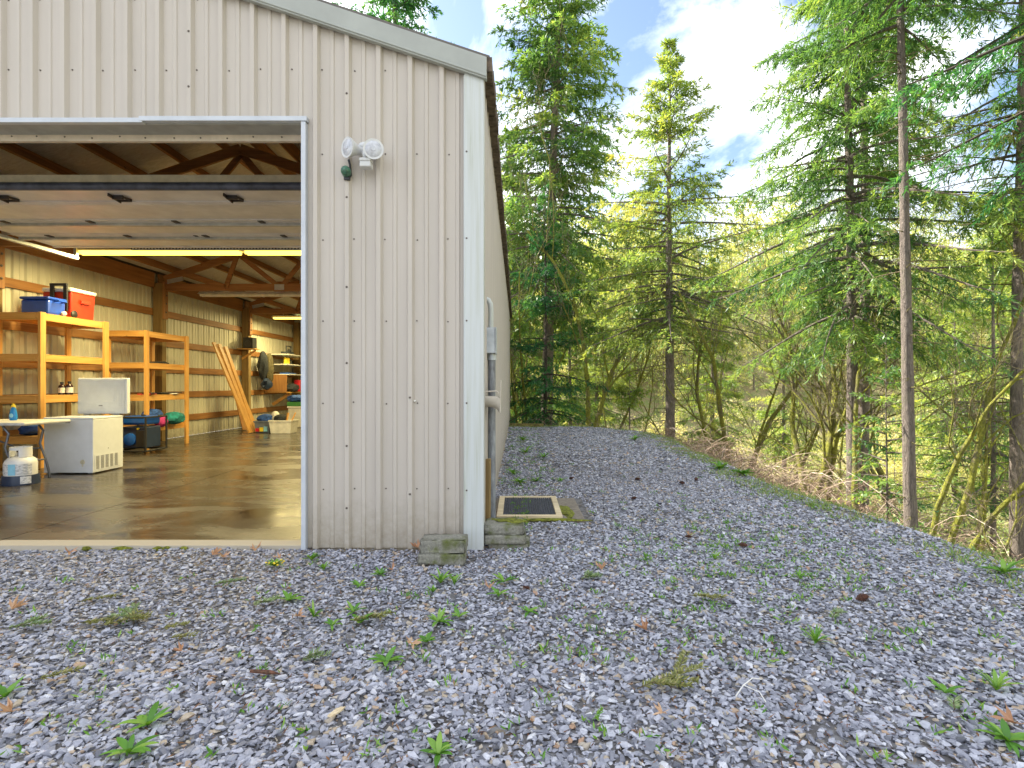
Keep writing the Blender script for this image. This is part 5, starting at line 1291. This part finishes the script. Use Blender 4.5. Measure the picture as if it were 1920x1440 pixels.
# ------------------------------------------------------------------ trees
def conifer_mesh(seed, H, c0, Rm, r0, nb, ntw, nlf, ls, droop=0.35, dead=0, lean=(0, 0), top_taper=0.9, tadd=0.0, el0=0.3, shape=0.85, dead_len=1.6, fine=1.0):
    r = np.random.default_rng(seed)
    # trunk
    tz = np.linspace(0, 1, 60)
    wob = np.stack([np.sin(tz * 5 + r.uniform(0, 6)) * 0.012 * H * tz * (1 - tz) + lean[0] * H * tz, np.sin(tz * 4 + r.uniform(0, 6)) * 0.012 * H * tz * (1 - tz) + lean[1] * H * tz, tz * H - 0.4 * (1 - tz)], -1)
    trad = r0 * (1 - 0.93 * tz ** 1.1) * (1 + 0.6 * np.exp(-tz * H / 0.45))
    def tp(t): return np.stack([np.interp(t, tz, wob[:, i]) for i in range(3)], -1)
    tv, tf, _ = tubes(wob[None], trad[None], 16)
    cen = np.repeat(wob, 16, 0); tv = cen + (tv - cen) * (1 + r.normal(0, 0.045, (len(tv), 1)) + 0.05 * np.sin(np.tile(np.arange(16), 60) * 2.36)[:, None])
    # live branches
    u = np.sort(r.uniform(0, 1, nb) ** 1.25); zt = c0 + (1 - c0) * u * 0.985
    prof = (1 - u) ** shape * (0.62 + 0.38 * np.clip(u * 5, 0, 1))
    L = (Rm * prof + 0.10) * r.uniform(0.55, 1.15, nb)
    az = np.arange(nb) * 2.39996 + r.normal(0, 0.5, nb)
    el = -0.18 + (el0 + 0.5) * u + r.normal(0, 0.12, nb)
    S = np.linspace(0, 1, 7)
    bp = tp(zt)
    hd = np.stack([np.cos(az), np.sin(az), 0 * az], -1)
    dr = droop * (1 - 0.6 * u) * r.uniform(0.5, 1.5, nb)
    path = bp[:, None, :] + hd[:, None, :] * (S[None, :, None] * L[:, None, None] * np.cos(el)[:, None, None])
    path[:, :, 2] += S[None, :] * L[:, None] * np.sin(el)[:, None] - dr[:, None] * L[:, None] * (S ** 2 - 0.35 * S ** 4)[None, :]
    side_w = r.normal(0, 0.12, nb)
    perp = np.stack([-np.sin(az), np.cos(az), 0 * az], -1)
    path += perp[:, None, :] * (side_w * L)[:, None, None] * (S ** 2)[None, :, None]
    brad = (0.010 + 0.012 * L)[:, None] * (1 - 0.85 * S)[None, :]
    bv, bf, _ = tubes(path, brad, 4)
    # dead limbs
    dv = np.zeros((0, 3)); df = np.zeros((0, 4), int)
    if dead:
        t = r.uniform(0.06, c0 + 0.12, dead); a = r.uniform(0, 6.28, dead); l = dead_len * r.uniform(0.3, 1.1, dead) * (0.5 + 0.5 * t / max(c0, 0.1))
        p0 = tp(t); hh_ = np.stack([np.cos(a), np.sin(a), 0 * a], -1); pp = np.stack([-np.sin(a), np.cos(a), 0 * a], -1)
        s5 = np.linspace(0, 1, 6)
        pa = p0[:, None] + hh_[:, None] * (s5[None, :, None] * l[:, None, None]) + pp[:, None] * (r.normal(0, 0.12, dead) * l)[:, None, None] * (s5 ** 2)[None, :, None]
        pa[:, :, 2] += (r.normal(0.05, 0.12, dead) * l)[:, None] * s5 - (r.uniform(0.05, 0.22, dead) * l)[:, None] * s5 ** 2
        ra = (0.006 + 0.007 * l)[:, None] * (1 - 0.8 * s5)[None]
        v1, f1, _ = tubes(pa, ra, 4)
        # side twigs on dead limbs
        k = dead * 4; bi = np.repeat(np.arange(dead), 4); ss = r.uniform(0.3, 0.95, k)
        q0 = np.stack([[np.interp(ss[i], s5, pa[bi[i], :, c_]) for c_ in range(3)] for i in range(k)])
        dd = hh_[bi] * 0.7 + pp[bi] * r.choice([-1, 1], k)[:, None] * r.uniform(0.4, 1, k)[:, None]; dd[:, 2] += r.normal(-0.15, 0.25, k)
        tl = l[bi] * r.uniform(0.12, 0.38, k); s3 = np.linspace(0, 1, 4)
        pb = q0[:, None] + dd[:, None] * (s3[None, :, None] * tl[:, None, None]); pb[:, :, 2] -= (0.2 * tl)[:, None] * s3 ** 2
        v2, f2, _ = tubes(pb, np.full((k, 4), 0.0045) * (1 - 0.6 * s3)[None], 3)
        dv = np.concatenate([v1, v2]); df = np.concatenate([f1, f2 + len(v1)])
    # twigs
    m = nb * ntw; bi = np.repeat(np.arange(nb), ntw); ss = np.tile((np.arange(ntw) + 0.5) / ntw, nb); ss = np.clip(0.10 + 0.9 * ss + r.normal(0, 0.03, m), 0.05, 1.0)
    x = ss * 6; i0 = np.minimum(x.astype(int), 5); fr = (x - i0)[:, None]
    q0 = path[bi, i0] * (1 - fr) + path[bi, i0 + 1] * fr
    tg = path[bi, i0 + 1] - path[bi, i0]; tg /= np.linalg.norm(tg, axis=1, keepdims=True) + 1e-9
    sg = np.where(np.arange(m) % 2 == 0, 1.0, -1.0)
    an = sg * r.uniform(0.5, 1.15, m) * np.where(ss > 0.93, 0.25, 1)
    td = tg * np.cos(an)[:, None] + perp[bi] * np.sin(an)[:, None]; td[:, 2] += r.normal(-0.22, 0.2, m) - droop * 0.3
    td /= np.linalg.norm(td, axis=1, keepdims=True)
    tl = (0.40 * L[bi] * (1 - 0.72 * ss) + 0.10) * r.uniform(0.5, 1.2, m)
    # leaves along twigs
    n = m * nlf; ti = np.repeat(np.arange(m), nlf); s2 = r.uniform(0.02, 1.0, n)
    lb = q0[ti] + td[ti] * (s2 * tl[ti])[:, None]; lb[:, 2] -= 0.25 * tl[ti] * s2 ** 2
    ld = td[ti] * r.uniform(0.4, 1.0, n)[:, None] + r.normal(0, 0.42, (n, 3)); ld[:, 2] -= 0.12
    up = r.normal(0, 0.55, (n, 3)); up[:, 2] += 1
    kl = ls * r.uniform(0.5, 1.3, n); kw = kl * r.uniform(0.09, 0.19, n) * fine
    kv, kf = kites(lb, ld, up, kl, kw)
    kp = r.random(n) < np.clip(L[bi[ti]] / (0.38 * Rm), 0.22, 1)
    kv = kv.reshape(-1, 4, 3)[kp].reshape(-1, 3); n_all = n; n = int(kp.sum()); kf = np.arange(n * 4).reshape(-1, 4); ti = ti[kp]
    btint = np.clip(r.normal(0.45 + tadd, 0.2, nb), 0, 1)
    tint = np.clip(btint[bi[ti]] + r.normal(0, 0.13, n) + 0.18 * (ss[ti] - 0.5), 0, 1)
    return (tv, tf, bv, bf, dv, df, kv, kf, tint)
def conifer(name, label, cat, base, mats, group=None, rotz=0.0, cache=None, **kw):
    t = thing(name, label, cat, base, rotz, group)
    tv, tf, bv, bf, dv, df, kv, kf, tint = conifer_mesh(**kw)
    link('trunk', np_mesh('trunk', tv, [tf], [mats[0]], smooth=True), t)
    if len(df): link('dead_limbs', np_mesh('dead_limbs', dv, [df], [M['limb']], smooth=True), t)['kind'] = 'stuff'
    v = np.concatenate([bv, kv]); f1 = kf + len(bv)
    me = np_mesh('crown', v, [bf, f1], [mats[0], mats[1]], tint=np.concatenate([np.full(len(bf), 0.3), tint]), midx=np.concatenate([np.zeros(len(bf), int), np.ones(len(f1), int)]))
    link('crown', me, t)
    return t
def gbase(px, d, dz=0.0):
    x = (px - CX) * d / F; return Vector((x, d, float(height(x, d)) - 0.1 + dz))
BK = (M['bark'], M['needles']); BD = (M['bark_dark'], M['needles_dark']); BL = (M['bark'], M['needles_light']); BM = (M['bark'], M['needles_mid'])
GT = 'firs standing around the gravel pad'
conifer('fir_tree', 'tallest dark trunked fir just right of the barn eave, top out of frame', 'fir tree', gbase(1022, 21), BK, GT, seed=1, H=25, c0=0.28, Rm=4.6, r0=0.25, nb=220, ntw=24, nlf=22, fine=0.85, ls=0.20, droop=0.45, dead=26, lean=(0.028, 0), dead_len=2.0)
conifer('fir_tree', 'slender fir with pointed top standing free against the sky in the middle', 'fir tree', gbase(1256, 16.4), BM, GT, tadd=-0.06, seed=2, H=13.5, c0=0.38, Rm=3.7, r0=0.16, nb=130, ntw=20, nlf=22, fine=0.75, ls=0.145, droop=0.22, dead=60, dead_len=1.9, shape=1.0, el0=0.5)
conifer('fir_tree', 'broad drooping fir right of centre, nearer of the twin trunks', 'fir tree', gbase(1600, 10.5), BK, GT, tadd=-0.10, seed=3, H=15, c0=0.31, Rm=2.9, r0=0.115, nb=170, ntw=26, nlf=34, fine=0.5, ls=0.12, droop=0.5, dead=26, lean=(-0.012, 0), dead_len=1.2)
conifer('fir_tree', 'reddish trunked fir just behind the broad drooping one', 'fir tree', gbase(1616, 12.2), BK, GT, tadd=-0.08, seed=4, H=16, c0=0.50, Rm=1.9, r0=0.145, nb=100, ntw=22, nlf=28, fine=0.5, ls=0.13, droop=0.4, dead=30, dead_len=1.6)
conifer('fir_tree', 'straight bare grey trunk of a fir rooted at the crest on the right', 'fir tree', gbase(1712, 7.2), BK, GT, tadd=-0.12, seed=5, H=14, c0=0.54, Rm=1.6, r0=0.082, nb=80, ntw=20, nlf=30, fine=0.5, ls=0.10, droop=0.4, dead=64, lean=(-0.024, 0), dead_len=0.8)
conifer('fir_tree', 'thick fir trunk with dead limbs at the right picture edge', 'fir tree', gbase(1910, 9.0), BK, GT, seed=6, H=14, c0=0.48, Rm=1.8, r0=0.115, nb=70, ntw=20, nlf=22, fine=0.65, ls=0.11, droop=0.45, dead=46, dead_len=1.5)
conifer('fir_tree', 'fir hugging the side wall line behind the eave, left of the tallest', 'fir tree', gbase(962, 26), BK, GT, seed=7, H=17.5, c0=0.30, Rm=2.8, r0=0.22, nb=170, ntw=17, nlf=13, ls=0.21, droop=0.4, dead=20)
conifer('fir_tree', 'dark fir crown showing over the barn roof', 'fir tree', gbase(742, 25), BD, GT, seed=8, H=29, c0=0.3, Rm=5.6, r0=0.33, nb=230, ntw=20, nlf=16, ls=0.22, droop=0.55)
conifer('young_fir', 'young dark green fir in front of the tallest fir', 'fir tree', gbase(1022, 17.6), BD, GT, seed=9, H=9.0, c0=0.07, Rm=2.3, r0=0.07, nb=80, ntw=20, nlf=20, fine=0.7, ls=0.13, droop=0.30)
conifer('young_fir', 'small light green fir glowing in sun left of the free standing fir', 'fir tree', gbase(1180, 18.5), BL, GT, seed=10, H=4.6, c0=0.05, Rm=1.6, r0=0.05, nb=60, ntw=16, nlf=12, ls=0.12, droop=0.2)
conifer('young_fir', 'thin sapling fir between the twin trunks and bare grey trunk', 'fir tree', gbase(1662, 8.2), BK, GT, seed=11, H=3.6, c0=0.12, Rm=0.75, r0=0.022, nb=44, ntw=14, nlf=10, ls=0.07, droop=0.25)
conifer('young_fir', 'layered dark fir left of the right edge trunk', 'fir tree', gbase(1862, 15), BK, GT, seed=13, H=11.5, c0=0.22, Rm=1.9, r0=0.08, nb=75, ntw=16, nlf=12, ls=0.12, droop=0.35)
conifer('young_fir', 'pale fir filling the gap behind the leaning mossy maple', 'fir tree', gbase(1790, 20), BL, GT, seed=14, H=9.5, c0=0.10, Rm=2.6, r0=0.12, nb=85, ntw=15, nlf=12, ls=0.16, droop=0.35)
conifer('fir_tree', 'fir off the right edge whose dark bough hangs into the top right corner', 'fir tree', Vector((6.6, 5.6, float(height(6.6, 5.6)))), BD, GT, seed=15, H=12.5, c0=0.56, Rm=3.2, r0=0.12, nb=75, ntw=26, nlf=40, fine=0.75, ls=0.085, droop=0.4)
BGL = [(1335, 25, 12, 'BK'), (1470, 29, 12, 'BL'), (1120, 30, 14, 'BL'), (1765, 34, 15, 'BL'), (1905, 18, 13, 'BL'), (990, 32, 16, 'BK'), (1070, 27, 12, 'BL')]
BGLAB = ['small headed fir between the free standing fir and its right neighbour', 'sunlit pale fir left of the broad drooping fir', 'pale fir low between the tallest and the free standing fir', 'tall fir between bare grey trunk and right edge on the slope', 'pale fir behind the right edge trunk', 'distant fir beside the barn corner', 'short pale fir right of the tallest trunk']
protos = {}
for i, ((px, d, H, kind), lab) in enumerate(zip(BGL, BGLAB)):
    mm = BM if kind == 'BK' else BL; key = (kind, i % 2)
    if key not in protos:
        t = conifer('fir_tree', lab, 'fir tree', gbase(px, d), mm, 'firs down the slope behind', seed=40 + i, H=14, c0=0.28, Rm=2.5, r0=0.16, nb=105, ntw=18, nlf=18, fine=0.7, ls=0.21, droop=0.35, dead=24, dead_len=1.6)
        protos[key] = t
    else:
        src = protos[key]; t = src.copy(); COL.objects.link(t); t['label'] = lab; t.location = gbase(px, d)
        for ch in src.children:
            c2 = ch.copy(); COL.objects.link(c2); c2.parent = t
    s = H / 14.0; t.scale = (s, s, s); t.rotation_euler = (0, 0, i * 1.7)

# mossy maples
def maple_paths(seed, H, r0, stems, lean, spread=0.5, depth=3, up=0.9):
    r = np.random.default_rng(seed); levels = [[], [], [], []]; rad = [[], [], [], []]
    def grow(p, d, L, r_, lev):
        s = np.linspace(0, 1, 7); d = d / np.linalg.norm(d); pts = [p]; dd = d.copy()
        for k in range(6):
            dd = dd + r.normal(0, 0.13 + 0.05 * lev, 3) + np.array([0, 0, 0.05 * up]); dd /= np.linalg.norm(dd); pts.append(pts[-1] + dd * L / 6)
        pts = np.array(pts); levels[lev].append(pts); rad[lev].append(np.maximum(r_ * (1 - 0.72 * s), 0.0022))
        if lev < depth:
            nb = [r.integers(6, 9), r.integers(5, 8), r.integers(4, 7)][lev]
            for k in range(nb):
                t = r.uniform(0.28, 1.0) if lev == 0 else r.uniform(0.15, 1.0)
                i = min(int(t * 6), 5); q = pts[i] + (pts[i + 1] - pts[i]) * (t * 6 - i)
                ax = pts[i + 1] - pts[i]; ax /= np.linalg.norm(ax); rd = r.normal(0, 1, 3); rd -= ax * rd.dot(ax); rd /= np.linalg.norm(rd)
                nd_ = ax * r.uniform(0.55, 1.0) + rd * r.uniform(0.45, 1.0) * spread * 2 + np.array([0, 0, 0.25])
                grow(q, nd_, L * r.uniform(0.32, 0.6), max(r_ * (1 - 0.72 * t) * 0.46, 0.003), lev + 1)
    for k in range(stems):
        a = r.uniform(0, 6.28); d = np.array([lean[0] + 0.16 * np.cos(a), lean[1] + 0.16 * np.sin(a), 1.0])
        grow(np.array([0.12 * np.cos(a), 0.12 * np.sin(a), -0.2]), d, H * r.uniform(0.75, 1.0), r0 * r.uniform(0.75, 1.0), 0)
    return levels, rad
def maple(name, label, px, d, H, r0, stems, lean, seed, spread=0.5, dz=0):
    t = thing(name, label, 'maple tree', gbase(px, d, dz), 0, 'mossy bare maples on the bank')
    lv, rd = maple_paths(seed, H, r0, stems, lean, spread)
    L0 = np.array(lv[0]); s7 = np.linspace(0, 6, 31); i7 = np.minimum(s7.astype(int), 5); f7 = (s7 - i7)[None, :, None]
    L0 = L0[:, i7] * (1 - f7) + L0[:, i7 + 1] * f7; R0 = np.array(rd[0]); R0 = R0[:, i7] * (1 - f7[..., 0]) + R0[:, i7 + 1] * f7[..., 0]
    rj = np.random.default_rng(seed + 7); L0 = L0 + rj.normal(0, 0.10, L0.shape) * R0[..., None]
    v, f, _ = tubes(L0, R0 * (1 + rj.normal(0, 0.10, R0.shape)), 11); cen = np.repeat(L0.reshape(-1, 3), 11, 0); v = cen + (v - cen) * (1 + rj.normal(0, 0.09, (len(v), 1)))
    link('trunk', np_mesh('trunk', v, [f], [M['maple']], smooth=True), t)
    Vs, Fs, mi, off = [], [], [], 0
    for k, m_ in ((1, 0), (2, 1), (3, 1)):
        v, f, _ = tubes(np.array(lv[k]), np.array(rd[k]), 6 - k); Vs.append(v); Fs.append(f + off); off += len(v); mi.append(np.full(len(f), m_))
    # sparse early buds and moss tufts
    link('crown', np_mesh('crown', np.concatenate(Vs), [np.concatenate(Fs)], [M['maple'], M['twig']], midx=np.concatenate(mi), smooth=True), t)
    return t
MP = [(1085, 17.5, 9, 0.10, 2, (0.06, 0), 'mossy maple clump right of the young dark fir'), (1110, 19, 8, 0.07, 1, (0.25, 0), 'thin maple leaning right behind the mossy clump'), (975, 18, 7, 0.055, 3, (0.0, 0), 'thin yellow stems crowded at the end of the side wall'),
 (1000, 20, 8, 0.07, 2, (-0.05, 0), 'slim maple stems behind the side wall stems'), (1330, 17, 8, 0.085, 1, (0.02, 0), 'upright grey maple right of the free standing fir'), (1375, 15.5, 7.5, 0.09, 2, (0.22, 0), 'forked mossy maple leaning right before the brambles'),
 (1425, 14, 4.6, 0.075, 1, (0.75, 0), 'low mossy maple bending strongly right over brambles'), (1395, 15, 5.5, 0.06, 1, (0.45, 0), 'slim mossy maple arching right beside the forked one'), (1517, 11.8, 5.2, 0.10, 2, (0.12, 0.05), 'pair of thick moss coated stems right of the brambles'), (1548, 12.3, 6.5, 0.10, 1, (0.22, 0), 'single thick mossy stem leaning over from the coated pair'),
 (1575, 11.5, 4.0, 0.05, 2, (0.3, 0), 'thin mossy stems at foot of the twin firs'), (1645, 9.8, 6.5, 0.07, 1, (0.02, 0), 'green mossed stem half hidden left of bare grey trunk'), (1738, 8.8, 6.8, 0.062, 3, (0.30, 0), 'large mossy maple leaning right beside the bare grey trunk'), (1715, 13, 9.5, 0.09, 2, (0.06, 0), 'tall thin forked maple rising behind the bare grey trunk'),
 (1770, 8.6, 3.0, 0.035, 1, (0.6, 0), 'short mossy branch stem low right of the leaning maple'), (1280, 22, 7.5, 0.07, 2, (0.1, 0), 'pale twiggy maple behind the free standing fir'), (1845, 11, 5.5, 0.05, 2, (0.1, 0), 'twiggy thicket stems left of right edge trunk'), (1150, 22, 8, 0.07, 2, (0.1, 0), 'slender twiggy maple left of the small light green fir')]
for i, (px, d, H, r0, st, ln, lab) in enumerate(MP):
    maple('maple_tree', lab, px, d, H, r0, st, ln, 900 + i, 0.45)

# ------------------------------------------------------------------ brambles, underbrush, far wood
def bank_points(n, e0, e1, ymin=2.0, ymax=30, xmax=22):
    out = []
    while len(out) < n:
        x = rng.uniform(-3, xmax, 4000); y = rng.uniform(ymin, ymax, 4000); e1_ = edge_dist(x, y)
        k = (e1_ > e0) & (e1_ < e1) & ((x > -0.1) | (y > 19.2))
        out += list(zip(x[k], y[k]))
    return np.array(out[:n])
p = bank_points(5200, 0.3, 6.5, 8.6, 24, 12)
n = len(p); zb = height(p[:, 0], p[:, 1])
a = rng.uniform(0, 6.28, n); l = rng.uniform(0.6, 1.8, n) * np.clip(0.55 + edge_dist(p[:, 0], p[:, 1]) * 0.4, 0.5, 1.6)
s = np.linspace(0, 1, 7); arch = rng.uniform(0.35, 1.1, n)
path = np.zeros((n, 7, 3)); path[:, :, 0] = p[:, :1] + np.cos(a)[:, None] * l[:, None] * s * 0.85; path[:, :, 1] = p[:, 1:] + np.sin(a)[:, None] * l[:, None] * s * 0.85
path[:, :, 2] = zb[:, None] - 0.05 + (arch * l)[:, None] * (1.7 * s - 1.35 * s ** 2)
path += rng.normal(0, 0.02, path.shape) * s[None, :, None] * l[:, None, None]
v, f, fi = tubes(path, np.full((n, 7), 0.0055) * (1 - 0.6 * s)[None] * rng.uniform(0.6, 1.3, n)[:, None], 3)
ct = rng.beta(2, 1.6, n)
# side shoots
k = 9000; bi = rng.integers(0, n, k); si = rng.integers(2, 6, k); q0 = path[bi, si]; dd = rng.normal(0, 1, (k, 3)); dd[:, 2] = np.abs(dd[:, 2]) * 0.6
s4 = np.linspace(0, 1, 4); pb = q0[:, None] + dd[:, None] * (s4[None, :, None] * rng.uniform(0.08, 0.28, k)[:, None, None]); pb[:, :, 2] -= 0.06 * s4 ** 2
v2, f2, fi2 = tubes(pb, np.full((k, 4), 0.0035) * (1 - 0.6 * s4)[None], 3)
tag(link('brambles', np_mesh('brambles', np.concatenate([v, v2]), [np.concatenate([f, f2 + len(v)])], [M['bramble']], tint=np.concatenate([ct[fi], rng.random(k)[fi2]]))), kind='stuff', label='tangle of dry tan bramble canes along the bank')
# leafy underbrush
p = bank_points(1700, 2.2, 26, 3, 48, 40); q = np.repeat(p, 46, 0); n = len(q)
rad = np.repeat(rng.uniform(0.25, 0.9, len(p)), 46); off3 = rng.normal(0, 0.5, (n, 3)) * rad[:, None]
b3 = np.stack([q[:, 0] + off3[:, 0], q[:, 1] + off3[:, 1], height(q[:, 0], q[:, 1]) + np.abs(off3[:, 2]) * 1.2 + 0.05], -1)
v, f = kites(b3, rng.normal(0, 1, (n, 3)), rng.normal(0, 1, (n, 3)), np.clip(0.028 + 0.004 * q[:, 1], 0.05, 0.16) * rng.uniform(0.6, 1.2, n), np.clip(0.007 + 0.001 * q[:, 1], 0.012, 0.035) * rng.uniform(0.6, 1.2, n))
tag(link('underbrush', np_mesh('underbrush', v, [f], [M['needles_far']], tint=np.clip(np.repeat(rng.random(len(p)), 46) + rng.normal(0, 0.12, n), 0, 1))), kind='stuff', label='low leafy undergrowth covering the bank below the trees')
# far wood on the opposite hill: one mass
FV, FF, FT, FM = [], [], [], []; off = 0
tmpl = [conifer_mesh(seed=200 + i, H=1.0, c0=0.12, Rm=0.17 + 0.03 * i, r0=0.008, nb=46, ntw=9, nlf=7, ls=0.030, droop=0.3, fine=1.6) for i in range(3)]
def fuzzy(seed):
    r = np.random.default_rng(seed); k = 1500
    c = r.normal(0, 1, (12, 3)) * [0.16, 0.16, 0.18] + [0, 0, 0.62]; ci = r.integers(0, 12, k)
    b_ = c[ci] + r.normal(0, 0.08, (k, 3)); v_, f_ = kites(b_, r.normal(0, 1, (k, 3)), r.normal(0, 1, (k, 3)), r.uniform(0.02, 0.05, k), r.uniform(0.003, 0.008, k))
    tz = np.linspace(0, 1, 5); pth = np.stack([0 * tz, 0 * tz, tz * 0.8], -1)[None]; tv, tf, _ = tubes(pth, (0.014 * (1 - 0.7 * tz))[None], 5)
    return tv, tf, v_, f_, r.random(k)
ftm = [fuzzy(300 + i) for i in range(2)]
nfar = 0
while nfar < 560:
    u = rng.uniform(-0.45, 1.05); d = 28 + 120 * rng.random() ** 1.2
    x = u * d; y = d
    if x < -6 and y < 34: continue
    z = float(height(x, y)) - 0.3; a = rng.uniform(0, 6.28); ca, sa = math.cos(a), math.sin(a)
    if d > 52 and rng.random() < 0.6:
        T_ = tmpl[rng.integers(0, 3)]; H = rng.uniform(8, 16); parts = ((T_[0], T_[1], None), (T_[6], T_[7], T_[8])); base_t = rng.uniform(-0.2, 0.35)
    else:
        T_ = ftm[rng.integers(0, 2)]; H = rng.uniform(2.5, 5.5) if d < 52 else rng.uniform(5, 9); parts = ((T_[0], T_[1], None), (T_[2], T_[3], T_[4])); base_t = rng.uniform(0.15, 0.6)
    for (v_, f_, t_) in parts:
        w = v_ * H; w = np.stack([w[:, 0] * ca - w[:, 1] * sa + x, w[:, 0] * sa + w[:, 1] * ca + y, w[:, 2] + z], -1)
        FV.append(w); FF.append(f_ + off); off += len(w)
        FT.append(np.full(len(f_), 0.5) if t_ is None else np.clip(t_ * 0.6 + 0.15 + base_t, 0, 1)); FM.append(np.full(len(f_), 0 if t_ is None else 1))
    nfar += 1
tag(link('far_wood', np_mesh('far_wood', np.concatenate(FV), [np.concatenate(FF)], [M['bark'], M['needles_far']], tint=np.concatenate(FT), midx=np.concatenate(FM))), kind='stuff', label='sunlit wooded hillside beyond the bank')
del FV, FF, FT, FM

# ------------------------------------------------------------------ camera, light, sky
cam = bpy.data.cameras.new('camera'); co = bpy.data.objects.new('camera', cam); COL.objects.link(co)
co.location = (0, 0, HC); co.rotation_euler = (R(90), 0, 0)
cam.sensor_width = 36; cam.lens = 36 * F / 1920.0; cam.shift_x = -10 / 1920.0; cam.shift_y = 2 / 1920.0
cam.clip_start = 0.05; cam.clip_end = 3000
scene.camera = co
EL, AZ = R(37), R(-60)      # azimuth from +Y, clockwise positive
S = Vector((math.sin(AZ) * math.cos(EL), math.cos(AZ) * math.cos(EL), math.sin(EL)))
sd = bpy.data.lights.new('sun', 'SUN'); sd.energy = 5.0; sd.angle = R(0.5); sd.color = (1.0, 0.94, 0.82)
so = bpy.data.objects.new('sun', sd); COL.objects.link(so); so.rotation_euler = S.to_track_quat('Z', 'Y').to_euler(); so.location = S * 60
w = bpy.data.worlds.new('World'); scene.world = w; w.use_nodes = True
nt = w.node_tree; bg = nt.nodes['Background']
sky = nt.nodes.new('ShaderNodeTexSky'); sky.sky_type = 'NISHITA'; sky.sun_disc = False; sky.sun_elevation = EL; sky.sun_rotation = AZ
sky.air_density = 1.0; sky.dust_density = 1.2
tc = nt.nodes.new('ShaderNodeTexCoord'); mp = nt.nodes.new('ShaderNodeMapping'); mp.inputs['Scale'].default_value = (1.0, 1.0, 1.7); mp.inputs['Location'].default_value = (2.2, 4.4, 3.1)
lk(nt, tc.outputs['Generated'], mp.inputs['Vector'])
cn = noise(nt, mp.outputs['Vector'], 2.3, 8, 0.58, 0.35)
cr = ramp(nt, cn, [(0.42, (0.0, 0.0, 0.0)), (0.58, (0.96, 0.96, 0.96))])
cc = ramp(nt, noise(nt, mp.outputs['Vector'], 5.0, 6, 0.6), [(0.32, (5.2, 5.4, 5.8)), (0.6, (13, 13, 13.2))])
mixed = mixc(nt, cr.outputs[0], sky.outputs[0], cc.outputs[0])
lk(nt, mixed, bg.inputs[0]); bg.inputs[1].default_value = 0.085
scene.view_settings.view_transform = 'Standard'; scene.view_settings.look = 'None'; scene.view_settings.gamma = 1.0; scene.view_settings.exposure = 1.85
scene.render.engine = 'CYCLES'
cy = scene.cycles
cy.use_denoising = True
cy.max_bounces = 8; cy.diffuse_bounces = 4; cy.glossy_bounces = 3; cy.transmission_bounces = 4; cy.transparent_max_bounces = 4
cy.sample_clamp_indirect = 6.0
